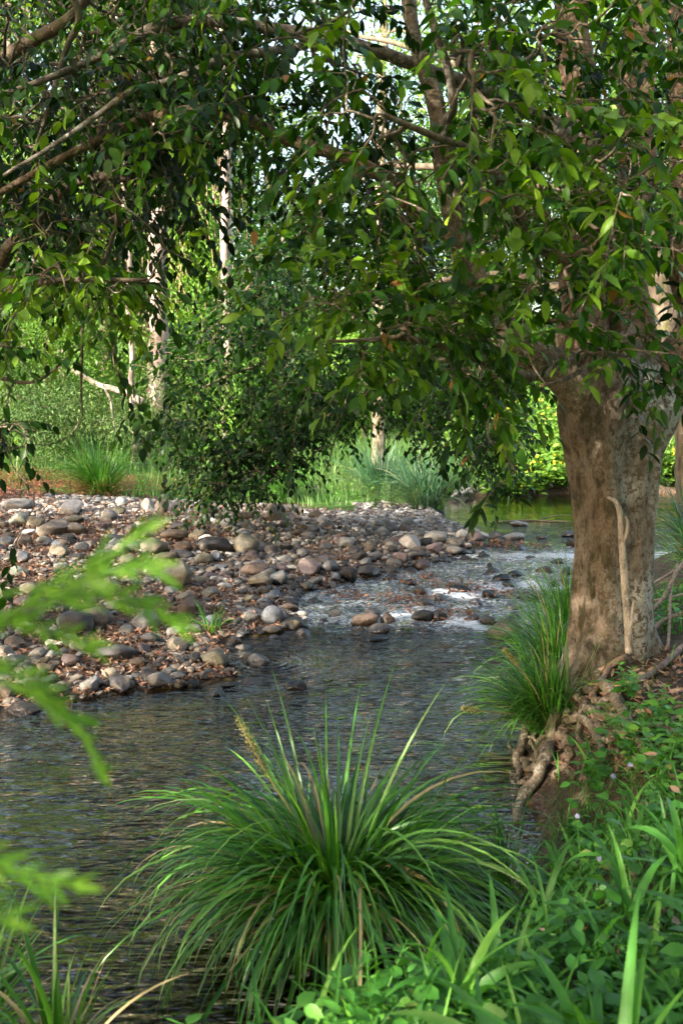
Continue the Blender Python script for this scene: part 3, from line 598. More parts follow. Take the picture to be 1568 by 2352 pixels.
# ------------------------------------------------------------------ leaf litter
def litter(name, X, Y, L, lift, label, tint=None):
    n = len(X); mb = MB(); P = np.stack([X, Y, hgt(X, Y) + lift], -1); D = nrm(np.stack([R.normal(size=n), R.normal(size=n), R.normal(0, .35, n)], -1)); U = nrm(np.stack([R.normal(0, .6, n), R.normal(0, .6, n), np.ones(n)], -1))
    tp = leaf_tpl([.3, .65], .2, .55, -.25)
    leaves(mb, tp, P, D, U, L, R.random(n) if tint is None else tint, R.uniform(.7, 1.3, n)); o = mb.build(name, M['litter'], smooth=False); return tag(o, label, kind='stuff')
n = 52000; X = R.uniform(-7, 2, n); Y = 7.8 + 12.5 * R.random(n) ** 1.15; dl = pl_dist(X, Y, LS); ins = inside(X, Y); lit = fbm2(X, Y, .6, 2, 31)
ok = ~ins & (dl < pl_dist(X, Y, RS)) & (R.random(n) < np.clip(.55 + .9 * lit + .25 * (X < -1.5) - .5 * (X > 0) , .1, 1)); X, Y = X[ok], Y[ok]
litter('fallen_leaves', X, Y, R.uniform(.04, .085, len(X)), R.uniform(.005, .045, len(X)), 'dry brown fallen leaves between the stones of the gravel bar')
qx = R.uniform(1270, 1568, 900); qy = R.uniform(1500, 1800, 900); gp = G(qx, qy); gp = gp[~inside(gp[:, 0], gp[:, 1])]
litter('fallen_leaves', gp[:, 0], gp[:, 1], R.uniform(.04, .09, len(gp)), R.uniform(.005, .03, len(gp)), 'dry tan fallen leaves round the roots of the big tree', .55 + .45 * R.random(len(gp)))
# sodden leaf packs caught on riffle stones
mb = MB(); n = 900
ctr = [(1.1, 13.7), (.9, 12.4), (2.2, 12.7), (2.4, 16.6), (3.0, 16.4), (1.2, 11.5), (.2, 12.6), (1.7, 13.2)]
cc = np.array(ctr)[R.integers(0, len(ctr), n)]; X = cc[:, 0] + R.normal(0, .25, n); Y = cc[:, 1] + R.normal(0, .18, n)
P = np.stack([X, Y, wlev(Y) + R.uniform(0, .07, n)], -1)
leaves(mb, leaf_tpl([.3, .65], .2, .5, -.2), P, R.normal(size=(n, 3)) * [1, 1, .4], R.normal(size=(n, 3)) * .5 + [0, 0, 1], R.uniform(.05, .09, n), R.uniform(0, .5, n))
tag(mb.build('fallen_leaves', M['litter'], smooth=False), 'sodden red-brown leaves snagged on the stones of the riffle', kind='stuff')
# ------------------------------------------------------------------ trees
def grow(limbs, A, r0=.0032, sag=.05, rmin=.0022, seed=0, npt=6, maxr=.03):
    """join every twig base in A to the nearest wood grown so far; returns tubes, directions at the ends"""
    nodes = np.concatenate([l[:, :3] for l in limbs]); own = -np.ones(len(nodes), int); base = nodes.copy(); nb = len(nodes)
    dmin = np.array([np.min(np.sum((base - a) ** 2, 1)) for a in A]); order = np.argsort(dmin)
    NP = np.zeros((nb + len(A) * (npt - 1), 3)); NP[:nb] = nodes; OW = -np.ones(len(NP), int); m = nb
    paths = np.zeros((len(A), npt, 3)); par = -np.ones(len(A), int); t = np.linspace(0, 1, npt)[:, None]
    rr = np.random.default_rng(seed)
    for q, i in enumerate(order):
        a = A[i]; d = NP[:m] - a; k = int(np.argmin(np.einsum('ij,ij->i', d, d) + .15 * np.maximum(d[:, 2] * -1, 0))); s = NP[k]; par[q] = OW[k]
        L = np.linalg.norm(a - s) + 1e-6
        p = s + (a - s) * t; w = (t * (1 - t) * 4)
        p = p + w * rr.normal(0, .10, 3) * L + w * np.array([0, 0, sag * L]) + np.sin(t * PI * 2) * rr.normal(0, .05, 3) * L
        paths[q] = p; NP[m:m + npt - 1] = p[1:]; OW[m:m + npt - 1] = q; m += npt - 1
    cnt = np.ones(len(A))
    for q in range(len(A) - 1, -1, -1):
        if par[q] >= 0: cnt[par[q]] += cnt[q]
    rs = np.minimum(r0 * np.sqrt(cnt), maxr); rad = rs[:, None] * (1 - .55 * t[:, 0][None]) + rmin
    D = nrm(paths[:, -1] - paths[:, -3]); D2 = np.zeros_like(A); D2[order] = D
    return paths, rad, D2
def spray(mbl, mbt, A, D, L, nl, ls, tpl, hang=.35, tint=None, droop=.25, wsc=1.0, side=.85, tr=.0022, tintj=.16):
    n = len(A); wsc = wsc * R.uniform(.75, 1.4, n); D = nrm(D * .8 + np.stack([R.normal(0, .45, n), R.normal(0, .45, n), R.normal(-.12, .25, n)], -1)); L = np.broadcast_to(L, (n,)) * R.uniform(.7, 1.25, n)
    t = np.linspace(0, 1, 5); P = A[:, None] + D[:, None] * (L[:, None] * t)[..., None]; P[..., 2] -= droop * L[:, None] * t ** 2
    if mbt is not None: btubes(mbt, P, tr * (1.15 - .7 * t)[None] * np.ones((n, 1)), 3)
    ti = (R.random(n) if tint is None else tint)
    for k in range(nl):
        tk = (k + .8) / nl; f = tk * 4; a = int(min(f, 3)); f -= a; B = P[:, a] * (1 - f) + P[:, a + 1] * f; T = nrm(P[:, a + 1] - P[:, a])
        Sd = nrm(np.cross(T, [0, 0, 1.0]) + 1e-6) * (1 if k % 2 else -1)
        if k == nl - 1: Sd = Sd * 0
        LD = T * .55 + Sd * side + np.array([0, 0, -hang]) + R.normal(0, .28, (n, 3))
        U = np.array([0, 0, 1.0]) + R.normal(0, .45, (n, 3))
        leaves(mbl, tpl, B, LD, U, ls * R.uniform(.65, 1.2, n), np.clip(np.clip(ti + R.normal(0, tintj, n), 0, .95) + (R.random(n) < .006), 0, 1), wsc)
def in_poly(px, py, poly):
    c = np.zeros(px.shape, bool); n = len(poly)
    for i in range(n):
        ax, ay = poly[i]; bx, by = poly[(i + 1) % n]
        if ay == by: continue
        c ^= ((ay > py) != (by > py)) & (px < (bx - ax) * (py - ay) / (by - ay) + ax)
    return c
def cloud(poly, n, d0, d1, holes=(), seed=0):
    poly = np.array(poly, float); lo, hi = poly.min(0), poly.max(0); out = []
    r = np.random.default_rng(seed)
    while sum(len(o) for o in out) < n:
        px = r.uniform(lo[0], hi[0], 4000); py = r.uniform(lo[1], hi[1], 4000); k = in_poly(px, py, poly)
        for hx, hy, hr in holes: k &= ~((px - hx) ** 2 + (py - hy) ** 2 < hr * hr)
        px, py = px[k], py[k]; d = r.uniform(d0, d1, len(px)); p = at(px, py, d); k = fbm(p * 1.15 + seed, 2, seed) > -.28
        out.append(p[k])
    return np.concatenate(out)[:n]
def blob(c, rad, n, seed=0):
    r = np.random.default_rng(seed); v = nrm(r.normal(size=(n, 3))) * (r.random(n) ** (1 / 3))[:, None]; return np.array(c) + v * np.array(rad)
def limb(path_px, rads, n=40, wob=.03, seed=0):
    P = np.concatenate([at(p[0], p[1], p[2])[None] for p in path_px]); q = np.concatenate([P, np.array(rads)[:, None]], 1)
    return smooth_path(q, n, wob, seed)
def limb_obj(name, q, mat, parent, sides=12, rough=.10, seed=0):
    mb = MB(); tube(mb, q[:, :3], q[:, 3], sides, rough, seed=seed); return mb.build(name, mat, parent)
# ---- the big tree on the right bank
tb = np.array([2.12, 7.72, float(hgt(2.12, 7.72))])
big = empty('bank_tree', tb, 'big old tree with fluted lichen-blotched trunk rooted on the right bank', 'tree')
def trunk_mesh():
    rows = 90; sides = 96; th = np.arange(sides) * 2 * PI / sides
    ctrl = np.array([[2.16, 7.75, .1, .50], [2.14, 7.75, .38, .43], [2.12, 7.74, .62, .345], [2.12, 7.74, .95, .305], [2.13, 7.75, 1.4, .29], [2.12, 7.75, 1.8, .30], [2.09, 7.75, 2.15, .335], [2.10, 7.75, 2.35, .39], [2.12, 7.75, 2.55, .42], [2.13, 7.78, 2.78, .36], [2.15, 7.8, 3.05, .14]])
    c = smooth_path(ctrl, rows); z = c[:, 2][:, None]; R0 = c[:, 3][:, None]; T = th[None]
    tw = T + .18 * (z - 1) + .15 * np.sin(z * 1.7)
    fl = 1 + .085 * np.cos(3 * tw + .4) + .065 * np.cos(5 * tw + 1.9 + .5 * np.sin(z * 1.3)) + .035 * np.cos(9 * tw + z) + .022 * np.cos(14 * tw - z * .7)
    foot = 1 - sst(z, .3, .95); fl = fl + foot * (.30 * np.maximum(np.cos(2.5 * (T - 3.9)), 0) ** 2 + .16 * np.cos(6 * T + .8))
    pts = np.stack([np.cos(T) + 0 * z, np.sin(T) + 0 * z, z + 0 * T], -1)
    fl = fl + .05 * fbm(pts * [2.2, 2.2, .9], 3, 2) + .018 * fbm(pts * [9, 9, 3.5], 3, 6)
    x = c[:, 0][:, None] + R0 * fl * np.cos(T) * 1.02; y = c[:, 1][:, None] + R0 * fl * np.sin(T) * .92
    i = np.arange(rows - 1)[:, None] * sides; j = np.arange(sides)[None]; k = (j + 1) % sides
    mb = MB(); mb.add(np.stack([x, y, z + 0 * T], -1), np.stack([i + j, i + k, i + sides + k, i + sides + j], -1)); 
    return mb.build('trunk', M['bark'], big)
trunk_mesh()
LB = {}
LB['s1'] = limb([(1405, 1070, 7.75), (1385, 960, 7.72), (1352, 840, 7.72), (1345, 700, 7.8), (1330, 500, 7.8), (1345, 300, 7.9), (1310, 60, 8.0), (1270, -180, 8.2)], [.16, .20, .20, .185, .17, .15, .13, .10], 50, .04, 1)
LB['s2'] = limb([(1415, 1070, 7.8), (1440, 950, 7.8), (1450, 840, 7.9), (1425, 640, 8.0), (1455, 400, 8.1), (1465, 150, 8.2), (1500, -180, 8.3)], [.15, .19, .19, .17, .15, .13, .10], 50, .04, 2)
LB['s3'] = limb([(1425, 1100, 7.75), (1480, 980, 7.75), (1540, 860, 7.75), (1600, 720, 7.8), (1570, 560, 7.9), (1580, 300, 8.0), (1540, 0, 8.3)], [.14, .17, .165, .16, .15, .12, .09], 40, .04, 3)
LB['a'] = limb([(1395, 1100, 7.74), (1365, 1000, 7.72), (1325, 915, 7.66), (1270, 850, 7.6), (1209, 795, 7.5), (1140, 705, 7.4), (1084, 625, 7.3), (1054, 500, 7.2), (1028, 400, 7.15), (1003, 250, 7.1), (960, 80, 7.0), (930, -120, 7.0)], [.10, .16, .165, .145, .125, .11, .095, .08, .07, .06, .05, .04], 80, .03, 4)
LB['a2'] = limb([(1062, 560, 7.2), (1000, 520, 7.1), (940, 470, 7.1), (899, 415, 7.0), (824, 372, 6.9), (784, 353, 6.9), (700, 325, 6.8), (640, 308, 6.8), (560, 270, 6.7), (480, 258, 6.7), (400, 264, 6.6), (330, 278, 6.6), (270, 300, 6.5), (170, 350, 6.4), (60, 410, 6.4), (-60, 470, 6.4)], [.06, .055, .052, .05, .045, .043, .043, .042, .042, .04, .038, .034, .03, .026, .022, .016], 110, .02, 5)
LB['b'] = limb([(1330, 330, 7.85), (1200, 240, 7.6), (1050, 185, 7.3), (900, 130, 7.0), (760, 90, 6.9), (650, 72, 6.8), (525, 54, 6.7), (435, 50, 6.7), (350, 68, 6.6), (300, 94, 6.6), (250, 120, 6.5), (190, 150, 6.5), (90, 190, 6.4), (-60, 230, 6.4)], [.09, .06, .05, .045, .042, .04, .04, .04, .036, .03, .026, .024, .02, .014], 100, .02, 6)
LB['b2'] = limb([(760, 92, 6.9), (620, 110, 6.5), (500, 132, 6.4), (440, 160, 6.3), (390, 182, 6.3), (300, 208, 6.2), (230, 262, 6.2), (130, 330, 6.1), (10, 400, 6.1)], [.03, .026, .025, .022, .022, .02, .018, .014, .01], 60, .02, 7)
LB['c'] = limb([(1054, 500, 7.2), (1020, 300, 6.9), (1030, 250, 6.7), (1015, 150, 6.5), (985, 60, 6.3), (960, -60, 6.2)], [.05, .035, .03, .026, .024, .02], 40, .03, 8)
LB['d'] = limb([(1345, 620, 7.6), (1240, 560, 7.2), (1180, 470, 6.8), (1130, 400, 6.4), (1060, 330, 6.0), (980, 300, 5.6), (880, 260, 5.3)], [.08, .045, .035, .028, .022, .018, .014], 50, .03, 9)
LB['e'] = limb([(1340, 820, 7.5), (1250, 860, 6.9), (1150, 840, 6.3), (1030, 800, 5.8), (900, 770, 5.5), (760, 780, 5.3)], [.05, .03, .024, .018, .013, .008], 40, .03, 10)
LB['f'] = limb([(1450, 760, 7.6), (1420, 780, 6.7), (1380, 800, 6.1), (1320, 850, 5.6), (1250, 880, 5.2)], [.05, .028, .02, .014, .008], 30, .03, 11)
LB['g'] = limb([(1150, 720, 7.3), (1115, 780, 6.9), (1105, 860, 6.8), (1119, 930, 6.75), (1119, 1010, 6.7), (1150, 1040, 6.7), (1180, 1085, 6.65)], [.02, .013, .012, .010, .009, .008, .006], 40, .015, 12)
for k in 's1 s2 s3 a a2 b b2 c d e f g'.split():
    limb_obj('limb', LB[k], M['root'] if k == 'a' else M['stem'] if k[0] in 'sadef' else M['limb'], big, 20 if k in ('s1', 's2', 's3', 'a') else 9, .16 if k[0] == 's' else .12, len(k))
# roots gripping the bank
def root(pp, r0, r1, lift=.5, n=26, seed=0, dz=None):
    P = G([p[0] for p in pp], [p[1] for p in pp]); rr = np.linspace(r0, r1, len(pp)); P[:, 2] += rr * lift + .015
    if dz is not None: P[:, 2] += np.array(dz)
    return smooth_path(np.concatenate([P, rr[:, None]], 1), n, .012, seed)
RT = [([(1312, 1530), (1298, 1582), (1261, 1606), (1225, 1648), (1210, 1688), (1202, 1728), (1192, 1758), (1185, 1800)], .06, .024),
      ([(1330, 1540), (1274, 1618), (1276, 1664), (1270, 1700), (1261, 1740), (1258, 1768), (1237, 1792), (1213, 1822), (1199, 1855), (1192, 1895)], .065, .038),
      ([(1255, 1612), (1261, 1630), (1286, 1645), (1304, 1676), (1331, 1667), (1359, 1682), (1374, 1715), (1395, 1721), (1426, 1706), (1456, 1721), (1484, 1743), (1530, 1760)], .036, .026),
      ([(1191, 1750), (1212, 1772), (1234, 1780), (1250, 1768)], .026, .03), ([(1178, 1762), (1170, 1795), (1182, 1810), (1170, 1832), (1173, 1862), (1188, 1885)], .016, .010),
      ([(1198, 1789), (1194, 1805), (1208, 1816), (1225, 1822)], .014, .01), ([(1282, 1700), (1300, 1730), (1306, 1762), (1290, 1785), (1270, 1795)], .03, .016),
      ([(1360, 1560), (1420, 1640), (1440, 1680), (1500, 1700), (1568, 1712)], .05, .03), ([(1378, 1735), (1420, 1755), (1470, 1770), (1520, 1772)], .03, .018),
      ([(1236, 1630), (1212, 1665), (1196, 1700), (1184, 1735), (1176, 1765)], .03, .015), ([(1250, 1690), (1262, 1668), (1284, 1655), (1300, 1642)], .014, .012),
      ([(1330, 1550), (1322, 1600), (1345, 1640), (1400, 1668), (1440, 1662)], .05, .02),
      ([(1300, 1600), (1285, 1640), (1262, 1690), (1240, 1720), (1236, 1770), (1222, 1810)], .028, .014), ([(1340, 1640), (1330, 1700), (1345, 1740), (1330, 1800)], .024, .012), ([(1275, 1612), (1240, 1640), (1236, 1690), (1222, 1720), (1226, 1760)], .022, .012), ([(1290, 1570), (1250, 1600), (1222, 1625), (1215, 1660), (1190, 1690), (1176, 1730), (1180, 1790)], .035, .014), ([(1262, 1700), (1240, 1722), (1222, 1750), (1226, 1790), (1210, 1830)], .018, .012), ([(1300, 1650), (1290, 1690), (1310, 1720), (1300, 1760), (1320, 1800)], .03, .016), ([(1340, 1600), (1370, 1630), (1362, 1670), (1385, 1700)], .035, .02), ([(1215, 1700), (1230, 1735), (1216, 1765), (1190, 1775)], .016, .01)]
for k, (pp, a, b) in enumerate(RT):
    mb = MB(); q = root(pp, a * .85, b * .95, 1.0, 44, k); q[:, :3] += .022 * np.stack([vnoise(np.stack([np.arange(44) * .3, 0 * q[:, 0] + k, 0 * q[:, 0] + s_], -1), 3) for s_ in range(3)], -1); tube(mb, q[:, :3], q[:, 3] * (1 + .16 * vnoise(np.stack([np.arange(44) * .22, 0 * q[:, 0] + k, 0 * q[:, 0]], -1))), 14, .11, seed=k); mb.build('root', M['root'], big)
# sprays of big leaves
holes = [(560, 210, 38), (600, 190, 30), (640, 405, 34), (700, 385, 34), (730, 440, 28), (880, 115, 24), (610, 460, 24), (520, 340, 42), (505, 430, 45), (365, 540, 34), (1290, 590, 40), (1320, 80, 16), (690, 290, 16), (1060, 450, 16)]
top = [(540, -60), (1620, -60), (1620, 700), (1500, 790), (1330, 820), (1200, 800), (1120, 770), (1040, 700), (960, 640), (860, 560), (760, 540), (700, 480), (620, 420), (540, 300)]
A = [cloud(top, 500, 5.2, 8.4, holes, 1), cloud([(300, -60), (800, -60), (820, 330), (620, 300), (400, 330), (250, 300)], 120, 5.6, 7.6, holes, 2), cloud([(560, 150), (1180, 150), (1180, 720), (960, 760), (860, 640), (640, 520), (560, 330)], 380, 8.3, 10.4, holes, 6), cloud([(1000, -40), (1620, -40), (1620, 640), (1250, 620), (1050, 420)], 230, 4.6, 7.2, [(1290, 590, 30)], 3)]
grp = [(780, 700, 5.3, 110, 60, 16), (870, 800, 5.4, 90, 70, 12), (1060, 760, 5.8, 130, 90, 34), (1090, 870, 6.1, 110, 60, 15), (960, 740, 5.7, 100, 70, 15), (1200, 800, 5.4, 90, 60, 8), (1380, 790, 5.4, 150, 60, 30), (1500, 830, 5.5, 70, 80, 12), (1330, 850, 5.5, 70, 40, 8), (1400, 900, 5.8, 40, 30, 3),
       (1175, 1100, 6.6, 45, 30, 6), (1260, 640, 5.4, 100, 60, 12), (1430, 560, 5.0, 110, 100, 18), (1230, 470, 4.6, 70, 40, 4), (1400, 470, 4.5, 80, 60, 8), (960, 600, 6.2, 120, 70, 18), (740, 500, 6.4, 80, 80, 10)]
for k, (gx_, gy_, gd, rx, ry, cnt) in enumerate(grp):
    r = np.random.default_rng(k + 50); A.append(at(gx_ + r.normal(0, .5, cnt) * rx, gy_ + r.normal(0, .5, cnt) * ry, gd + r.normal(0, .25, cnt)))
A = [np.concatenate(A)]; fx, fy = proj(A[0]); kp = np.ones(len(fx), bool)
kp &= ~((fx > 1165) & (fx < 1345) & (fy > 800))
for ln, wd, pr in (('a', 66, .97), ('a2', 24, .65), ('b', 22, .5), ('s1', 75, .4), ('s2', 70, .4), ('s3', 50, .3)):
    lx, ly = proj(LB[ln][:, :3]); dd_ = np.min(np.hypot(fx[:, None] - lx[None], fy[:, None] - ly[None]), 1)
    kp &= ~((dd_ < wd) & (R.random(len(fx)) < pr))
A = [A[0][kp]]; A.append(blob((.6, 2.6, 7.3), (4.6, 3.8, 1.5), 480, 81)); A.append(blob((2.2, 6.4, 8.0), (3.6, 2.4, 2.2), 260, 77)); A = np.concatenate(A)
paths, rad, D = grow([v for v in LB.values()], A, .0026, .04, maxr=.014)
cr = empty('crown', tb); cr.parent = big; cr.matrix_parent_inverse = big.matrix_basis.inverted()
mt, ml = MB(), MB(); btubes(mt, paths, rad, 5)
hg = R.uniform(.2, .9)
dz_ = 1 - .55 * np.exp(-(((proj(A)[0] - 1390) / 130) ** 2 + ((proj(A)[1] - 520) / 200) ** 2)) * (A[:, 1] > 5.6); kp = R.random(len(A)) < dz_; A, D = A[kp], D[kp]
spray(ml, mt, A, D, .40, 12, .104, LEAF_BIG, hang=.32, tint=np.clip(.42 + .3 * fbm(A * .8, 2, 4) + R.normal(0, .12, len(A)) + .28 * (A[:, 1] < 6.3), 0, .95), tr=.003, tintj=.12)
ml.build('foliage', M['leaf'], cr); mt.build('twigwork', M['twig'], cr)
# ---- tree out of frame to the left whose boughs hang in
ltb = np.array([-4.9, 9.4, float(hgt(-4.9, 9.4))])
lt = empty('overhanging_tree', ltb, 'dark-leaved tree at the left edge with boughs hanging over the gravel bar', 'tree')
tr_ = smooth_path(np.array([[ltb[0], ltb[1], ltb[2] - .2, .34], [-4.85, 9.35, 1.4, .27], [-4.7, 9.2, 3.0, .24], [-4.6, 9.0, 5.0, .2], [-4.4, 8.8, 7.5, .13]]), 40, .05, 3)
limb_obj('trunk', tr_, M['bark'], lt, 24, .12)
LL = [limb([(-300, 560, 8.8), (-60, 640, 8.0), (30, 560, 7.6), (90, 500, 7.4), (150, 430, 7.2), (230, 400, 7.0), (330, 420, 6.9)], [.12, .08, .055, .045, .036, .03, .018], 60, .03, 1),
      limb([(-300, 300, 9.0), (-60, 180, 8.2), (60, 100, 7.8), (160, 40, 7.5), (220, -40, 7.4)], [.11, .06, .05, .04, .03], 40, .03, 2),
      limb([(-300, 640, 8.6), (-80, 700, 7.4), (40, 660, 6.7), (150, 640, 6.3), (260, 640, 6.1), (340, 640, 6.0)], [.09, .04, .03, .022, .016, .010], 40, .03, 3),
      limb([(230, 300, 7.0), (240, 350, 7.0), (255, 430, 7.0), (262, 500, 7.0), (250, 560, 7.0), (225, 640, 6.9), (200, 720, 6.9), (190, 810, 6.9), (180, 890, 6.9), (186, 950, 6.9)], [.03, .022, .018, .016, .014, .014, .012, .010, .008, .005], 60, .03, 4),
      limb([(200, 690, 6.9), (240, 690, 6.9), (280, 720, 6.8), (310, 770, 6.8)], [.012, .01, .007, .004], 20, .02, 5),
      limb([(-150, 800, 7.6), (0, 870, 7.2), (80, 880, 7.0), (150, 830, 6.95), (230, 760, 6.9)], [.04, .016, .012, .009, .006], 30, .03, 6),
      limb([(150, -60, 7.0), (180, 30, 7.0), (150, 90, 7.0), (130, 150, 7.0), (100, 260, 7.0), (60, 380, 7.0)], [.03, .024, .02, .018, .014, .01], 40, .03, 7)]
LL[0][0, :3] = [-4.75, 9.2, 2.6]; LL[1][0, :3] = [-4.6, 9.0, 4.6]; LL[2][0, :3] = [-4.8, 9.3, 2.2]
for q in LL: limb_obj('limb', q, M['dbark'], lt, 8)
A = [cloud([(-80, -60), (560, -60), (560, 200), (500, 420), (450, 620), (330, 640), (340, 560), (200, 600), (-80, 640)], 680, 6.0, 9.6, holes + [(310, 590, 40), (110, 130, 14), (230, 640, 22)], 21),
     cloud([(-80, -60), (500, -60), (520, 200), (460, 420), (380, 480), (330, 560), (240, 600), (-80, 640)], 480, 9.2, 12.5, holes + [(310, 590, 40), (150, 560, 30)], 23),
     cloud([(-80, 640), (120, 620), (330, 620), (330, 760), (290, 820), (330, 930), (240, 980), (150, 1010), (60, 980), (-80, 1010)], 105, 6.3, 7.3, [(130, 760, 55), (290, 690, 22), (60, 830, 40)], 22)]
for k, (a, b, c, rx, ry, cnt) in enumerate([(80, 640, 6.2, 80, 30, 14), (200, 620, 6.1, 60, 30, 9), (300, 660, 6.0, 50, 30, 5), (30, 1250, 5.4, 12, 8, 1), (10, 800, 5.8, 30, 60, 5), (20, 1010, 6.6, 60, 40, 6)]):
    r = np.random.default_rng(k + 90); A.append(at(a + r.normal(0, .5, cnt) * rx, b + r.normal(0, .5, cnt) * ry, c + r.normal(0, .2, cnt)))
A.append(blob((-2.3, 6.8, 7.0), (3.0, 3.2, 1.4), 330, 79)); A.append(blob((-4.4, 7.4, 7.6), (4.4, 4.6, 2.0), 520, 78)); A = np.concatenate(A); A = A[A[:, 2] > .9]; paths, rad, D = grow(LL + [tr_], A, .0026, .04, maxr=.014)
cr = empty('crown', ltb); cr.parent = lt; cr.matrix_parent_inverse = lt.matrix_basis.inverted()
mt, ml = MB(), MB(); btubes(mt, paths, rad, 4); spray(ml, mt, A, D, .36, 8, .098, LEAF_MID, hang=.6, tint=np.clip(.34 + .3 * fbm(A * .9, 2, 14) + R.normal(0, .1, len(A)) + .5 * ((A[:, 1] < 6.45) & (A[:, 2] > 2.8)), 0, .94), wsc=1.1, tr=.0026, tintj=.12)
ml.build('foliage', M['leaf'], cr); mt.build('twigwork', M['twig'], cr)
# ---- drooping fine-leaved tree behind
mb_ = np.array([5.0, 13.8, float(hgt(5.0, 13.8))])
mtre = empty('drooping_tree', mb_, 'dark fine-leaved tree behind the big trunk, its branches drooping over the gravel bar', 'tree')
tr_ = smooth_path(np.array([[mb_[0], mb_[1], mb_[2] - .2, .26], [4.9, 13.9, 1.6, .2], [4.7, 14.2, 3.2, .18], [4.4, 14.6, 5, .13], [4.2, 15, 7, .08]]), 40, .05, 5)
limb_obj('trunk', tr_, M['dbark'], mtre, 16, .1)
LM_ = [limb([(1440, 720, 15.3), (1200, 640, 15.4), (1020, 640, 15.9), (850, 700, 16.3), (700, 790, 16.5), (560, 850, 16.6), (450, 900, 16.6)], [.10, .07, .055, .04, .03, .02, .012], 60, .06, 1),
       limb([(1420, 500, 15.4), (1150, 400, 15.6), (900, 390, 16.3), (720, 480, 16.8), (600, 620, 16.9), (500, 740, 16.9)], [.09, .06, .05, .04, .03, .014], 60, .06, 2),
       limb([(1440, 820, 15.3), (1150, 800, 15.5), (950, 850, 16.2), (800, 930, 16.6), (640, 1030, 16.7), (520, 1110, 16.7)], [.07, .045, .035, .028, .02, .01], 60, .06, 3),
       limb([(950, 560, 16.3), (1000, 700, 16.2), (1080, 850, 16.0), (1130, 970, 15.9), (1150, 1060, 15.9)], [.04, .03, .025, .018, .009], 40, .05, 4),
       limb([(800, 880, 16.0), (795, 920, 15.9), (775, 985, 15.8), (762, 1040, 15.8), (752, 1080, 15.8)], [.016, .014, .013, .011, .006], 24, .02, 5),
       limb([(770, 1022, 15.8), (735, 1030, 15.9), (690, 1070, 16.0), (620, 1110, 16.0), (560, 1130, 16.0)], [.012, .012, .01, .008, .005], 24, .02, 6),
       limb([(1400, 300, 15.5), (1150, 180, 15.8), (900, 100, 16.2), (750, 60, 16.6)], [.08, .05, .04, .02], 40, .06, 7)]
for q in LM_: limb_obj('limb', q, M['dbark'], mtre, 7)
poly = [(600, 480), (760, 380), (1260, 280), (1280, 760), (1180, 900), (1190, 1040), (1130, 1090), (1040, 1060), (1000, 990), (900, 975), (850, 905), (800, 960), (720, 990), (640, 1050), (560, 1110), (440, 1160), (390, 1070), (350, 960), (370, 820), (440, 760), (540, 640)]
A = np.concatenate([cloud(poly, 1050, 15.2, 18.2, [(640, 405, 36), (700, 385, 36), (1150, 700, 50), (1000, 760, 30), (690, 1040, 34), (860, 860, 28)], 31), cloud([(560, -40), (1300, -40), (1280, 300), (760, 380), (700, 280), (600, 240)], 30, 15, 18, holes, 32), cloud([(500, 1020), (720, 960), (700, 1040), (560, 1150), (440, 1170)], 60, 15.6, 16.4, (), 33)])
A = A[A[:, 2] > hgt(A[:, 0], A[:, 1]) + .35]; ax_, ay_ = proj(A); A = A[((ay_ > 520) | (R.random(len(A)) < .3)) & ((ax_ < 650) | (ay_ > 790) | (R.random(len(A)) < .08))]
paths, rad, D = grow(LM_ + [tr_], A, .0035, .02, maxr=.03)
cr = empty('crown', mb_); cr.parent = mtre; cr.matrix_parent_inverse = mtre.matrix_basis.inverted()
mt, ml = MB(), MB(); btubes(mt, paths, rad, 3); 
spray(ml, mt, A, D, .72, 13, .145, LEAF_SM, hang=.5, tint=np.clip(.42 + .3 * fbm(A * .7, 2, 24) + R.normal(0, .1, len(A)), 0, .92), wsc=1.2, tr=.004, droop=.35, tintj=.14)
spray(ml, None, A, -D * .3 + R.normal(size=A.shape) * .6, .6, 11, .13, LEAF_SM, hang=.5, tint=np.clip(.4 + .3 * fbm(A * .7, 2, 24), 0, .92), wsc=1.2, droop=.35)
ml.build('foliage', M['dleaf'], cr); mt.build('twigwork', M['twig'], cr)
# ---- pale dead stem leaning up the trunk
vs_ = empty('dead_stem', at(1443, 1490, 7.25), 'pale bare forked stem leaning up against the trunk of the big tree', 'stem')
q = limb([(1443, 1500, 7.22), (1440, 1430, 7.28), (1434, 1330, 7.34), (1426, 1230, 7.38), (1423, 1180, 7.38), (1412, 1152, 7.38), (1394, 1143, 7.40)], [.032, .027, .027, .024, .022, .018, .010], 40, .006, 3)
limb_obj('stem', q, M['vine'], vs_, 12, .12)
q = limb([(1428, 1250, 7.37), (1437, 1225, 7.35), (1439, 1200, 7.35), (1434, 1186, 7.35)], [.016, .015, .014, .011], 16, .004, 4); limb_obj('fork', q, M['vine'], vs_, 10, .12)
q = limb([(1443, 1460, 7.24), (1449, 1415, 7.28), (1452, 1380, 7.3)], [.016, .012, .008], 12, .004, 4); limb_obj('fork', q, M['vine'], vs_, 8, .12)

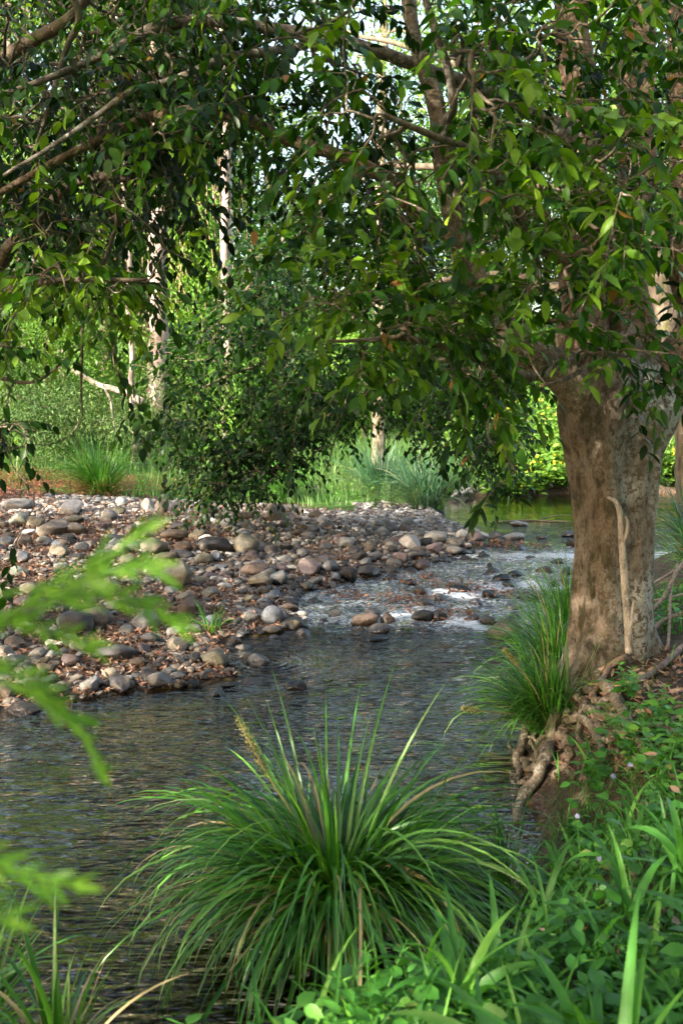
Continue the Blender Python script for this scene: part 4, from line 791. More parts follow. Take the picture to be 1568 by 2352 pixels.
# ---- fallen branches on the bank
def stick(name, pp, r0, r1, label, mat='stick', lift=.6, n=24, forks=(), dz=None, cat='branch'):
    o = None; P0 = G([pp[0][0]], [pp[0][1]])[0]; e = empty(name, P0, label, cat, 'fallen branches on the bank')
    q = root(pp, r0, r1, lift, n, len(label), dz); mb = MB(); tube(mb, q[:, :3], q[:, 3], 10, .14, seed=len(label)); mb.build('stem', M[mat], e)
    for f in forks:
        q = root(f[0], f[1], f[2], lift, 14, 3, dz and [dz[-1]] * len(f[0])); mb = MB(); tube(mb, q[:, :3], q[:, 3], 8, .14); mb.build('side_branch', M[mat], e)
stick('fallen_branch', [(1218, 1637), (1280, 1606), (1352, 1575), (1396, 1552), (1430, 1530)], .014, .026, 'long grey fallen branch crossing the roots at the foot of the trunk', forks=[([(1396, 1552), (1380, 1585), (1357, 1622)], .02, .016)], dz=[.06, .05, .04, .04, .04])
stick('fallen_branch', [(1374, 1637), (1414, 1605), (1470, 1572), (1517, 1545), (1568, 1500)], .022, .026, 'pale barkless fallen branch beside the orange split wood', 'pale')
stick('split_wood', [(1410, 1590), (1440, 1580), (1476, 1564)], .03, .028, 'short orange-tan length of split wood on the bank', 'split', cat='wood')
stick('fallen_branch', [(1449, 1478), (1484, 1455), (1519, 1431), (1545, 1400), (1575, 1368)], .018, .014, 'brown stick sloping up to the right behind the trunk foot', dz=[.02, .12, .2, .3, .4])
stick('fallen_branch', [(1444, 1443), (1480, 1432), (1530, 1425), (1580, 1418)], .013, .010, 'thin pale stick lying almost level right of the trunk', 'pale', dz=[.1, .16, .18, .2])
stick('fallen_branch', [(1484, 1392), (1525, 1378), (1575, 1360)], .016, .016, 'reddish brown stick at the top of the stick pile right of the trunk', dz=[.15, .2, .28])
stick('fallen_branch', [(1456, 1500), (1490, 1470), (1530, 1452), (1580, 1440)], .024, .02, 'thick dark brown stick lowest in the stick pile', dz=[.02, .05, .08, .1])
stick('fallen_branch', [(1530, 1500), (1535, 1450), (1540, 1400), (1552, 1370)], .014, .012, 'upright brown stick standing in the weeds right of the trunk', dz=[.0, .1, .22, .3])
# twig lying in the far pool outlet, and reed stalk in the pool
e = empty('driftwood', at(1050, 1220, 19.0), 'thin dark driftwood stick lying across the outlet of the far pool', 'driftwood')
P = G([1120, 1160, 1210, 1260, 1310], [1222, 1220, 1216, 1218, 1224]); P[:, 2] = wlev(P[:, 1]) + .03; mb = MB(); q = smooth_path(np.concatenate([P, np.array([.012, .02, .022, .02, .012])[:, None]], 1), 20, .03); tube(mb, q[:, :3], q[:, 3], 7); mb.build('stem', M['twig'], e)
P = G([1240, 1275, 1330], [1216, 1208, 1206]); P[:, 2] = wlev(P[:, 1]) + .04; mb = MB(); tube(mb, P, [.014, .012, .007], 6); mb.build('side_branch', M['twig'], e)
# ------------------------------------------------------------------ tussocks
def tussock(name, c, label, n, L, w, rad, mat='tuss', spread=1.0, group='mat-rush tussocks along the creek', bendm=1.6, dead=.06, lean=(0, 0), seg=8, fold=True, upright=0, flowers=(), cat='tussock', th=.55):
    c = np.array(c, float); e = empty(name, c, label, cat, group); a = R.uniform(0, 2 * PI, n); rr = rad * np.sqrt(R.random(n))
    B = c + np.stack([rr * np.cos(a), rr * np.sin(a), 0 * a - .03], -1); az = a + R.normal(0, .5, n)
    az = np.where(R.random(n) < np.hypot(*lean), math.atan2(lean[1], lean[0]) + R.normal(0, .7, n), az)
    up = R.random(n) < upright
    th0 = np.abs(R.normal(.12, .22 + .3 * (th - .55), n)) + .35 * rr / rad * (th / .55); bend = np.abs(R.normal(bendm, .55, n)) * spread; bend = np.where(up, bend * .25, bend); th0 = np.where(up, th0 * .5, th0)
    Ls = L * R.uniform(.55, 1.12, n); tint = np.clip(R.beta(2.4, 1.9, n) * .88, 0, .88); tint = np.where(R.random(n) < dead, R.uniform(.93, 1, n), tint)
    mb = MB(); blades(mb, B, az, th0, bend, Ls, w * R.uniform(.6, 1.2, n), seg, tint, fold, 1.3); mb.build('blades', M[mat], e)
    m = max(20, n // 7); a = R.uniform(0, 2 * PI, m); B = c + np.stack([rad * np.cos(a) * R.random(m), rad * np.sin(a) * R.random(m), 0 * a - .02], -1)
    mb = MB(); blades(mb, B, a, R.uniform(.5, 1.1, m), R.uniform(.8, 1.7, m), L * R.uniform(.4, .85, m), w * R.uniform(.3, .7, m), 6, R.uniform(.93, 1, m), False, 1.2); mb.build('dry_blades', M[mat], e)
    for (tip, top_) in flowers:
        tip = np.array(tip); top_ = np.array(top_); mb = MB(); q = smooth_path(np.array([np.r_[c, .006], np.r_[(c + tip) / 2 + [0, 0, .05], .005], np.r_[tip, .005], np.r_[top_, .003]]), 20); tube(mb, q[:, :3], q[:, 3], 6, tint=.9); fs = mb.build('flower_stalk', M['seed'], e)
        k = 420; t = R.random(k); s_ = np.linalg.norm(top_ - tip); P = tip + (top_ - tip) * t[:, None] + R.normal(size=(k, 3)) * (.010 + .05 * s_ * (1 - t[:, None] * .7)) * .6
        mb = MB(); leaves(mb, LEAF_SM, P, R.normal(size=(k, 3)), R.normal(size=(k, 3)), R.uniform(.008, .017, k), R.random(k), 1.4); mb.build('seed_head', M['seed'], e)
    return e
def gz(x, y, dz=0): return (x, y, max(float(hgt(x, y)), float(wlev(y)) - .06) + dz)
tussock('tussock', (-.03, 4.62, .14), 'huge arching tussock filling the bottom middle in front of the pool', 1000, 1.14, .022, .2, upright=.06, bendm=2.3, th=.85, dead=.035, seg=10, flowers=[((-.36, 4.6, .82), (-.5, 4.65, 1.07))])
tussock('tussock', gz(1.62, 7.35, -.1), 'dark green tussock with yellowish seed head left of the big roots', 520, .95, .015, .16, upright=.15, lean=(-.35, -.15), flowers=[((1.25, 6.9, .72), (1.13, 6.8, .86)), ((.95, 6.7, .45), (.82, 6.6, .50))], bendm=1.6)
tussock('tussock', gz(1.95, 8.7, -.05), 'tussock at the left side of the trunk overhanging the pool', 420, .95, .014, .15, upright=.22, lean=(-.4, 0))
tussock('tussock', gz(2.35, 10.0, -.05), 'farther dark tussock reaching up beside the trunk', 330, 1.0, .015, .14, upright=.35, lean=(-.3, 0), dead=.04)
tussock('tussock', gz(4.75, 13.0), 'blue-green tussock right of the trunk by the far pool', 420, 1.15, .016, .22, 'tussb', upright=.2)
tussock('tussock', gz(3.9, 10.6, .0), 'fresh green tussock at the right edge behind the sticks', 260, .9, .014, .15, 'tuss', upright=.3)
p = G([232], [1140])[0]
tussock('tussock', p, 'big dark tussock beside the rusty herbs at the back of the gravel bar', 620, 1.45, .018, .2, upright=.3, lean=(-.45, 0), dead=.02)
p = G([985], [1172])[0]
tussock('tussock', p + [0, .5, 0], 'tall blue-green tussock on the bank corner of the far pool', 700, 1.55, .018, .38, 'tussb', upright=.4, dead=.08)
p = G([880], [1150])[0]
tussock('tussock', p + [0, 1.5, 0], 'softer blue-green tussock just left of the corner tussock', 620, 1.5, .017, .4, 'tussb', upright=.45, dead=.03)
p = G([485], [1455])[0]
tussock('tussock', p, 'small sparse tussock growing among the stones at the pool corner', 42, .42, .016, .05, 'tuss', upright=.4, dead=.02)
tussock('tussock', (-1.42, 3.32, .22), 'tussock at the bottom left corner with broad arching blades', 130, .66, .022, .15, 'tuss', upright=.35, lean=(.2, .2), dead=.0, seg=10)
tussock('tussock', (-.93, 3.05, .42), 'few-bladed tussock sprouting at the bottom edge left of the huge one', 34, .6, .02, .05, 'tuss', upright=.5, dead=.05, seg=10)
p = G([1185], [2010])[0]
tussock('tussock', (.85, 4.95, float(hgt(.85, 4.95)) - .03), 'smaller tussock of arching blades between the huge tussock and the roots', 170, .75, .013, .1, 'tuss', upright=.15, lean=(-.3, .1))
# ------------------------------------------------------------------ ground cover
def cover_leaves(name, P, ls, mat, label, hgt_=.12, tpl=LEAF_ROUND, per=4, tint=None, wsc=1.0):
    n = len(P); mb = MB()
    for k in range(per):
        B = P + np.stack([R.normal(0, .03, n), R.normal(0, .03, n), R.random(n) ** 1.2 * hgt_], -1); a = R.uniform(0, 2 * PI, n)
        leaves(mb, tpl, B, np.stack([np.cos(a), np.sin(a), R.normal(.1, .35, n)], -1), np.array([0, 0, 1.]) + R.normal(0, .35, (n, 3)), R.uniform(*ls, n), R.random(n) * .93 if tint is None else tint(n), wsc)
    return tag(mb.build(name, M[mat]), label, kind='stuff')
n = 15000; X = R.uniform(-.6, 7.5, n); Y = 1.2 + 12.3 * R.random(n) ** 1.8; X = np.where(Y < 6, -.6 + (X + .6) * .55, X); dr = pl_dist(X, Y, RS); dl = pl_dist(X, Y, LS)
ok = ~inside(X, Y) & (dr < dl) & (dr > .16 + .2 * R.random(n)); pxx, pyy = proj(np.stack([X, Y, hgt(X, Y)], -1))
ok &= (R.random(n) < np.clip(.75 + .8 * fbm2(X, Y, 1.3, 2, 61), .15, 1)) & ~((np.hypot(X - 2.1, Y - 7.3) < 1.15) & (R.random(n) < .93)) & ~((X < 2.4) & (Y > 6.0) & (Y < 8.2) & (R.random(n) < .8)) & (pyy > 1360)
X, Y = X[ok], Y[ok]; P = np.stack([X, Y, hgt(X, Y)], -1)
cover_leaves('ground_cover', P, (.022, .08), 'weed', 'low mixed green weeds covering the right bank', .16, tint=lambda n_: np.clip(.42 + .45 * fbm(P * 1.6, 2, 83) + R.normal(0, .13, n_), 0, .97))
n = 22000; X = R.uniform(-.6, 7, n); Y = 1.2 + 11.3 * R.random(n) ** 1.6; X = np.where(Y < 6, -.6 + (X + .6) * .55, X); dr = pl_dist(X, Y, RS); dl = pl_dist(X, Y, LS); pxx, pyy = proj(np.stack([X, Y, hgt(X, Y)], -1))
ok = ~inside(X, Y) & (dr < dl) & (dr > .12) & ~((np.hypot(X - 2.1, Y - 7.2) < 1.1) & (R.random(n) < .9)) & (R.random(n) < np.clip(.55 - .8 * fbm2(X, Y, 1.3, 2, 61), .1, 1)) & (pyy > 1350)
X, Y = X[ok], Y[ok]; n = len(X); mb = MB(); blades(mb, np.stack([X, Y, hgt(X, Y) - .01], -1), R.uniform(0, 2 * PI, n), np.abs(R.normal(.2, .3, n)), R.uniform(.4, 1.7, n), R.uniform(.10, .30, n), R.uniform(.004, .011, n), 5, R.random(n) ** 1.3 * .93)
P_ = P[R.random(len(P)) < .45]; P, P0 = P_, P; cover_leaves('ground_cover', P, (.04, .09), 'weed', 'pointed-leaved weeds among the round-leaved ones on the right bank', .24, LEAF_MID, 3, lambda n_: np.clip(.5 + .4 * fbm(P * 2.2, 2, 88) + R.normal(0, .15, n_), 0, .97), 1.5)
ng = 1500; gi = R.integers(0, len(P), ng); blades(mb, P[gi] - [0, 0, .01], R.uniform(0, 2 * PI, ng), np.abs(R.normal(.3, .3, ng)), R.uniform(.7, 2.0, ng), R.uniform(.25, .5, ng) * np.clip(4.2 / P[gi][:, 1], .5, 1), R.uniform(.010, .026, ng), 8, R.random(ng) * .9, True)
kq = R.random(len(P)) < .10; litter('fallen_leaves', P[kq, 0], P[kq, 1], R.uniform(.04, .08, kq.sum()), R.uniform(.08, .19, kq.sum()), 'odd dry leaves caught on top of the weeds of the right bank', .3 + .6 * R.random(kq.sum()))
tag(mb.build('grass', M['weed']), 'fine grass growing through the weeds of the right bank', kind='stuff')
# broad-bladed grasses close to the camera
def broad_grass(x, y, label, nb=9, L=.5, w=.04, h0=.18, az0=None, th=.35):
    c = np.array([x, y, float(hgt(x, y))]); e = empty('broad_leaf_grass', c, label, 'grass', 'broad-bladed grasses on the near bank')
    ht = h0 + .2 * R.random(); top_ = c + [R.normal(0, .04), R.normal(0, .04), ht]
    mb = MB(); tube(mb, np.array([c - [0, 0, .03], (c + top_) / 2 + [.01, .01, 0], top_]), [.006, .005, .004], 7, tint=.5); mb.build('stem', M['weed'], e)
    t = np.linspace(.15, 1, nb); B = c + (top_ - c) * t[:, None]; az = (R.uniform(0, 2 * PI, nb) if az0 is None else az0 + R.normal(0, .8, nb))
    mb = MB(); blades(mb, B, az, np.abs(R.normal(th, .2, nb)), R.uniform(.7, 1.7, nb), L * R.uniform(.7, 1.25, nb), w * R.uniform(.7, 1.15, nb), 12, np.clip(R.normal(.4, .17, nb), .05, .9), True, 1.4, R.normal(0, .4, nb)); mb.build('blades', M['weed'], e)
BG = [(.50, 1.95, 'broad-bladed grass with the widest pale blade at the bottom middle', 8, .55, .052, .35), (.98, 2.05, 'broad-bladed grass arching over the bottom right corner', 9, .5, .05, .3), (.72, 2.6, 'broad-bladed grass with a blade bowed toward the huge tussock', 9, .5, .042, .3),
      (1.2, 2.9, 'upright broad-bladed grass below the roots at the right', 9, .5, .04, .3), (1.05, 3.5, 'broad-bladed grass with two tall yellow-green blades under the roots', 8, .5, .036, .28), (1.5, 3.2, 'broad-bladed grass against the right edge', 9, .48, .038, .28),
      (.35, 2.6, 'low broad-bladed grass at the bottom edge below the huge tussock', 7, .4, .036, .12), (.85, 4.1, 'arching broad-bladed grass between the creek and the weeds', 9, .5, .032, .2), (1.3, 4.3, 'mid-sized broad-bladed grass in front of the thick root', 8, .42, .03, .15), (.55, 3.3, 'sprawling broad-bladed grass right of the huge tussock foot', 9, .5, .034, .15),
      (1.75, 4.0, 'blue-green broad-bladed grass among leafy weeds at the right edge', 8, .42, .034, .25), (.15, 2.1, 'short broad-bladed grass at the very bottom beside the blossom stalks', 7, .4, .036, .2), (1.2, 2.2, 'tallest broad-bladed grass in the bottom right corner', 9, .55, .048, .4), (.7, 1.75, 'broad-bladed grass with out-of-focus blades at the bottom edge', 8, .5, .05, .42)]
BG += [(1.55, 2.6, 'arching broad-bladed grass half cut by the right edge'), (.9, 2.35, 'broad-bladed grass with folded blades in the thick of the corner'), (1.35, 3.7, 'broad-bladed grass right below the lilac blossom'), (.4, 2.95, 'short broad-bladed grass crossing in front of the dry tussock blades'), (1.9, 3.6, 'broad-bladed grass leaning out of the right edge'), (1.1, 4.6, 'slim broad-bladed grass whose blades cross the thick root'), (.65, 2.15, 'broad-bladed grass with a long blade pointing left'), (1.4, 2.0, 'broad-bladed grass deepest in the bottom right corner')]
for b in BG:
    b = (*b, 9, .5, .04, .28)[:7] if len(b) == 3 else b
    broad_grass(b[0], b[1], b[2], b[3] + 3, b[4] * (1 if b[1] < 2.3 else .72), b[5], b[6] * (.75 if b[1] < 2.3 else .4), None, .6)
# leafy weeds with paired leaves
def weed(x, y, h, label, ls=.075, np_=7, name='leafy_weed', mat='weed', stems=3, wsc=1.0, flower=None, cat='weed', group='leafy weeds on the right bank', tpl=LEAF_ROUND):
    c = np.array([x, y, float(hgt(x, y))]); e = empty(name, c, label, cat, group); ms, ml = MB(), MB(); tips = []
    for s_ in range(stems):
        d = np.array([R.normal(0, .22), R.normal(0, .22), 1]); hh = h * R.uniform(.7, 1.05); t = np.linspace(0, 1, 9); P = c + d * (t * hh)[:, None] + np.array([d[0], d[1], 0]) * (t ** 2 * hh * .6)[:, None]
        tube(ms, P, .004 * (1.2 - .8 * t), 6, tint=.55); tips.append(P[-1])
        for k in range(np_):
            tk = .2 + .8 * (k + .5) / np_; B = P[int(tk * 8)] * 1.0; a0 = k * 1.57 + R.normal(0, .2); up = .25 + .8 * tk ** 3
            for q in (0, 1):
                a = a0 + q * PI; leaves(ml, tpl, B[None], np.array([[math.cos(a), math.sin(a), up - .3 + R.normal(0, .15)]]), np.array([[0, 0, 1.]]) + R.normal(0, .15, (1, 3)), ls * (1.1 - .55 * tk) * R.uniform(.8, 1.15), np.clip(.35 + .45 * tk + R.normal(0, .1), 0, .92), wsc)
    ms.build('stem', M[mat], e); ml.build('foliage', M[mat], e)
    if flower:
        for p in tips[:2]:
            k = 60; mb = MB(); v = nrm(R.normal(size=(k, 3))); leaves(mb, LEAF_NAR, np.repeat(p[None] + [0, 0, .01], k, 0), v, R.normal(size=(k, 3)), .016, R.random(k)); mb.build('flower', M[flower], e)
W = [(1.62, 3.3, .5, 'soft-leaved weed cluster at the right edge, big pale leaves'), (1.95, 4.3, .5, 'tall leafy weed with bright new tips at the right edge'), (1.55, 4.6, .3, 'low round-leaved weed in front of the fern'), (2.35, 5.3, .55, 'tall leafy weed standing right of the fern'), (2.75, 6.2, .75, 'tallest leafy weed at the right edge above the roots'),
     (2.45, 6.5, .6, 'leafy weed spreading over the pale barkless branch'), (1.95, 6.05, .28, 'dark glossy broad-leaved weed growing between the roots'), (2.65, 7.0, .55, 'leafy weed right of the trunk foot'), (3.0, 7.4, .5, 'leafy weed in front of the stick pile'), (1.95, 6.6, .25, 'small leafy weed beside the grey fallen branch'), (1.3, 5.3, .18, 'small round-leaved weed below the thick root'),
     (1.45, 3.8, .3, 'clump of scalloped weed leaves near the lilac blossom'), (1.0, 3.0, .28, 'leafy weed among the broad-bladed grasses'), (.75, 3.8, .25, 'slender weed by the water right of the huge tussock'), (.45, 3.9, .32, 'slender pale weed in front of the huge tussock'), (1.75, 5.2, .3, 'round-leaved weed clump under the looping root'), (2.1, 4.9, .35, 'leafy weed with bluish leaves below the fern'), (.1, 3.0, .35, 'star-leaved weed at the bottom edge in front of the huge tussock'), (1.2, 2.5, .25, 'dark low weed between broad blades in the corner'), (3.3, 8.6, .5, 'leafy weed at the right edge beside the sticks')]
for k, w_ in enumerate(W):
    weed(w_[0], w_[1], w_[2], w_[3], ls=[.10, .085, .07][k % 3], flower=None, stems=4 if w_[2] > .4 else 3, wsc=1.0, tpl=LEAF_ROUND if k not in (13, 14, 17) else LEAF_NAR)
weed(1.5, 4.9, .34, 'thin-stalked herb with a tiny lilac blossom in front of the roots', .03, 3, 'flowering_herb', flower='lilac', stems=2, cat='herb', group='lilac-blossomed herbs')
weed(1.12, 4.4, .3, 'thin-stalked herb with a pale lilac blossom left of its twin', .03, 3, 'flowering_herb', flower='lilac', stems=2, cat='herb', group='lilac-blossomed herbs')
weed(-.42, 3.1, .42, 'thin-stalked herb with lilac blossoms over the dark water', .03, 3, 'flowering_herb', flower='lilac', stems=2, cat='herb', group='lilac-blossomed herbs')
# small fern
c = G([1440], [1715])[0]; e = empty('fern', c, 'small feathery light green fern above the looping root', 'fern')
for k in range(7):
    a = k * .9 + .3; mb = MB(); t = np.linspace(0, 1, 16); P = c + np.stack([math.cos(a) * t * .26, math.sin(a) * t * .26, .05 + .16 * np.sin(t * 2.2)], -1); tube(mb, P, .0018, 4, tint=.7)
    for s_ in (-1, 1):
        for q in range(1, 16):
            dv = np.array([math.cos(a + s_ * 1.15), math.sin(a + s_ * 1.15), .0]); L_ = .075 * (1 - t[q]) + .012; m = 6
            tt = np.linspace(.15, 1, m)[:, None]; B = P[q] + dv * L_ * tt; leaves(mb, LEAF_SM, B, dv + np.array([math.cos(a), math.sin(a), 0]) * R.choice([-1, 1], (m, 1)) * .8, np.array([[0, 0, 1.]] * m), .018, .75)
    mb.build('frond', M['weed'], e)
# blurred feathery sapling right beside the camera, at the left
sb = np.array([-.74, .9, float(hgt(-.74, .9))]); e = empty('wattle_sapling', sb, 'bright lime feathery-leaved sapling at the left edge, out of focus', 'sapling')
st = smooth_path(np.array([np.r_[sb, .012], [-.70, .91, 1.5, .008], [-.66, .92, 2.0, .006], [-.62, .93, 2.5, .004]]), 20); mb = MB(); tube(mb, st[:, :3], st[:, 3], 8, tint=.3); mb.build('stem', M['lime'], e)
FR = [([(-170, 1500, 1.15), (0, 1440, 1.12), (130, 1340, 1.1), (250, 1275, 1.1), (330, 1225, 1.1)], 15), ([(60, 1395, 1.11), (180, 1370, 1.12), (300, 1375, 1.13), (405, 1425, 1.14)], 13), ([(-150, 1550, 1.1), (20, 1570, 1.1), (120, 1620, 1.1), (190, 1680, 1.1), (225, 1750, 1.1)], 13), ([(-150, 1950, 1.0), (0, 1985, 1.0), (90, 2010, 1.0), (165, 2030, 1.0)], 8), ([(-150, 1480, 1.1), (-20, 1520, 1.1), (60, 1560, 1.1), (110, 1600, 1.1)], 9), ([(130, 1340, 1.1), (200, 1330, 1.1), (280, 1310, 1.1), (345, 1300, 1.1)], 9), ([(-150, 2060, .95), (-40, 2090, .95), (10, 2110, .95)], 5), ([(-100, 1420, 1.15), (20, 1430, 1.15), (110, 1450, 1.15), (200, 1470, 1.15)], 8)]
for pp, nl in FR:
    Q = np.concatenate([at(p[0], p[1], p[2] * .86)[None] for p in pp]); q = smooth_path(np.concatenate([Q, np.full((len(Q), 1), .0022)], 1), 24, 0); j = int(np.argmin(np.abs(st[:, 2] - q[0, 2] + .1)))
    mb = MB(); tube(mb, np.concatenate([st[j:j + 1, :3], q[:, :3]]), .0022, 5, tint=.6); T = nrm(np.gradient(q[:, :3], axis=0)); 
    for k in range(nl * 2):
        i = int(3 + 20.5 * (k // 2 + .5) / nl); s_ = 1 if k % 2 else -1; i = min(i, 23)
        dv = T[i] * 1.0 + np.array([0, .3 * s_, .55 * s_]) + R.normal(0, .15, 3)
        leaves(mb, LEAF_NAR, q[i:i + 1, :3], dv[None], np.array([[0, -1., .3]]) + R.normal(0, .5, (1, 3)), .032 * R.uniform(.6, 1.3), R.uniform(.1, .9), .95)
    leaves(mb, LEAF_NAR, q[-1:, :3], T[-1:], np.array([[0, -1., .3]]), .03, .8, 1.3)
    mb.build('frond', M['lime'], e)
# ------------------------------------------------------------------ meadow and middle distance
def field(n, xr, yr, cond): 
    X = R.uniform(*xr, n); Y = R.uniform(*yr, n); k = cond(X, Y) & ~inside(X, Y) & (np.minimum(pl_dist(X, Y, LS), pl_dist(X, Y, RS)) > .15); X, Y = X[k], Y[k]; return np.stack([X, Y, hgt(X, Y)], -1)
edge = lambda X, Y: 20.6 + 1.0 * fbm2(X, Y, .5, 2, 8) + 1.5 * sst(X, -2, 2) 
P = field(26000, (-10, 13), (20, 42), lambda X, Y: (Y > edge(X, Y)) & (np.abs(X) < .4 * Y) & (fbm2(X, Y, .5, 2, 44) > -.35)); n = len(P)
mb = MB(); big_ = np.clip(.7 + .5 * fbm(P * .5, 2, 45), .3, 1.2) * sst(P[:, 1], 19.5, 24); blades(mb, P, R.uniform(0, 2 * PI, n), np.abs(R.normal(.1, .2, n)), R.uniform(.2, 1.3, n), (.18 + .55 * big_) * R.uniform(.6, 1.15, n), R.uniform(.012, .024, n), 4, np.clip(R.random(n) * .8 + .25 * fbm(P * .35, 2, 46), 0, 1))
tag(mb.build('meadow_grass', M['grass']), 'soft light green grass of the meadow behind the gravel bar', kind='stuff')
P = field(7000, (-9, 9), (20, 34), lambda X, Y: (Y > edge(X, Y) - .3) & (np.abs(X) < .4 * Y) & (fbm2(X, Y, .6, 2, 54) > 0))
cover_leaves('meadow_herbs', P, (.05, .10), 'weed', 'leafy green herbs scattered through the meadow', .5, LEAF_MID, 5)
P = field(5000, (-9.5, -2.5), (18.6, 23), lambda X, Y: (Y > 18.6 + .6 * fbm2(X, Y, .9, 2, 8) + .9 * sst(X, -6.2, -5)) & (fbm2(X, Y, .8, 2, 64) > -.15) & ((X < -4.6) | (R.random(len(X)) < .25)))
cover_leaves('rusty_groundcover', P, (.035, .07), 'rust', 'rusty orange low herbs at the left rear of the gravel bar', .32, LEAF_MID, 7)
# flowering creeper slope on the far side of the pool
P = field(13000, (2, 20), (25, 48), lambda X, Y: (X < .42 * Y) & (Y > 25) & (X > .10 * Y)); P = np.concatenate([P, field(26000, (3.5, 16), (24, 30), lambda X, Y: (pl_dist(X, Y, LS) < 1.3) & (Y > 24) & (X > .13 * Y) & (X < .42 * Y))]); P = P[np.argsort(P[:, 1])]
ns = 9000; xs_ = R.uniform(3.6, 15, ns); ys_ = R.uniform(24.5, 29, ns); kk = (pl_dist(xs_, ys_, LS) < .45) & (xs_ > .12 * ys_); Ps = np.stack([xs_, ys_, np.maximum(hgt(xs_, ys_), .14) + .35 * R.random(ns)], -1)[kk]; P = np.concatenate([P, Ps])
n = len(P); bump = .9 * np.clip(.5 + fbm(P * .3, 2, 70), 0, 1.4) * sst(P[:, 0], 3, 7); P[:, 2] += bump * R.random(n) ** .5
cover_leaves('creeper_cover', P, (.10, .22), 'vleaf', 'sunlit green creeper covering the slope beyond the far pool', .25, LEAF_MID, 5, None, 1.5)
k = P[R.integers(0, n, 420)]; k = k[k[:, 0] > 4]; k = k + [0, -.15, .25]; mb = MB(); leaves(mb, LEAF_ROUND, k, R.normal(size=k.shape), R.normal(size=k.shape), .09, R.random(len(k))); 
leaves(mb, LEAF_ROUND, k, R.normal(size=k.shape), R.normal(size=k.shape), .09, R.random(len(k)))
tag(mb.build('creeper_flowers', M['yellow']), 'tiny orange-yellow flowers dotted over the creeper slope', kind='stuff')
# shrubs
def leaf_cluster_mesh(ml, A, per, ls, rad, tpl, tint, wsc=1.0, hang=.3):
    for k in range(per):
        n = len(A); off = nrm(R.normal(size=(n, 3))) * (rad * R.random(n) ** .5)[:, None]
        leaves(ml, tpl, A + off, off / rad + np.array([0, 0, -hang]) + R.normal(0, .4, (n, 3)), np.array([0, 0, 1.]) + R.normal(0, .5, (n, 3)), R.uniform(.7, 1.2, n) * ls, np.clip(tint + R.normal(0, .15, n), 0, 1), wsc)
def shrub(name, c, rad, label, mat, ls, nA=70, per=34, cat='shrub', group=None, tpl=LEAF_SM, crad=.28, tint0=.45, stem='twig', hang=.3, wsc=1.0):
    c = np.array(c, float); e = empty(name, c, label, cat, group); rr = np.random.default_rng(abs(int(c[0] * 100 + c[1] * 37)))
    v = nrm(rr.normal(size=(nA, 3))) * (rr.random(nA) ** .4)[:, None]; A = c + np.array([0, 0, rad[2]]) + v * np.array(rad); A[:, 2] = np.maximum(A[:, 2], c[2] + .1); A = A + .25 * np.array(rad) * np.stack([fbm(A * 1.3, 2, 5), fbm(A * 1.3, 2, 6), fbm(A * 1.3, 2, 7)], -1)
    l0 = smooth_path(np.array([np.r_[c - [0, 0, .1], .05], np.r_[c + [0, 0, rad[2] * .6], .04], np.r_[c + [.1, 0, rad[2] * 1.2], .02]]), 12); paths, rad_, D = grow([l0], A, .004, .05); mt = MB(); tube(mt, l0[:, :3], l0[:, 3], 7); btubes(mt, paths, rad_, 3); mt.build('stem', M[stem], e)
    ml = MB(); leaf_cluster_mesh(ml, A, per, ls, crad, tpl, np.clip(tint0 + .25 * fbm(A * .8, 2, 9), 0, 1), wsc, hang); ml.build('foliage', M[mat], e); return e
def gpx(px, d): x = (px - CX) / FOC * d * 1.0; return (x, d, float(hgt(x, d)))
SHR = [(210, 25.0, (1.5, 1.2, 1.0), 'feathery grey-green shrub behind the big dark tussock', 'oleaf', .10, LEAF_NAR), (80, 24.5, (1.5, 1.2, 1.25), 'grey-green wispy shrub at the left edge of the meadow', 'oleaf', .10, LEAF_NAR), (330, 29, (1.4, 1.2, 1.1), 'olive wispy shrub under the leaning pale log', 'oleaf', .10, LEAF_NAR),
       (20, 28, (1.8, 1.4, 2.0), 'bushy bright green shrub behind the wispy ones at the left edge', 'bleaf', .13, LEAF_MID), (160, 30, (2.2, 1.5, 2.4), 'tall mid-green shrub left of the pale gum trunk', 'vleaf', .13, LEAF_MID), (330, 33, (2.2, 1.5, 2.3), 'leafy yellowish-green shrub at the foot of the pale gum', 'vleaf', .14, LEAF_MID),
       (470, 31, (1.9, 1.5, 2.1), 'round light green shrub at the foot of the vine-draped snag', 'vleaf', .13, LEAF_MID), (640, 34, (2.5, 1.8, 1.9), 'broad green shrub in the middle behind the drooping tree', 'bleaf', .15, LEAF_MID), (620, 21.8, (.7, .5, .42), 'small bushy herb growing at the edge of the stones', 'weed', .06, LEAF_NAR),
       (850, 35, (2.6, 1.8, 2.0), 'wide dark green shrub behind the meadow tussocks', 'bleaf', .15, LEAF_MID), (1080, 38, (2.6, 2, 2.3), 'green shrub above the shingle beach', 'bleaf', .15, LEAF_MID), (1240, 46, (3, 2, 1.9), 'sunny reedy shrub at the top of the creeper slope', 'vleaf', .2, LEAF_NAR), (1540, 44, (3.5, 2, 2.6), 'sunlit shrub beyond the pool at the right edge', 'vleaf', .18, LEAF_MID)]
for px, d, rd, lab, mt_, ls, tp in SHR: shrub('shrub', gpx(px, d), rd, lab, mt_, ls, 90, 60 if tp is not LEAF_NAR else 90, group='shrubs behind the meadow', tpl=tp, crad=.42 * rd[0] / 1.6, wsc=1.6 if tp is LEAF_NAR else 1.3)
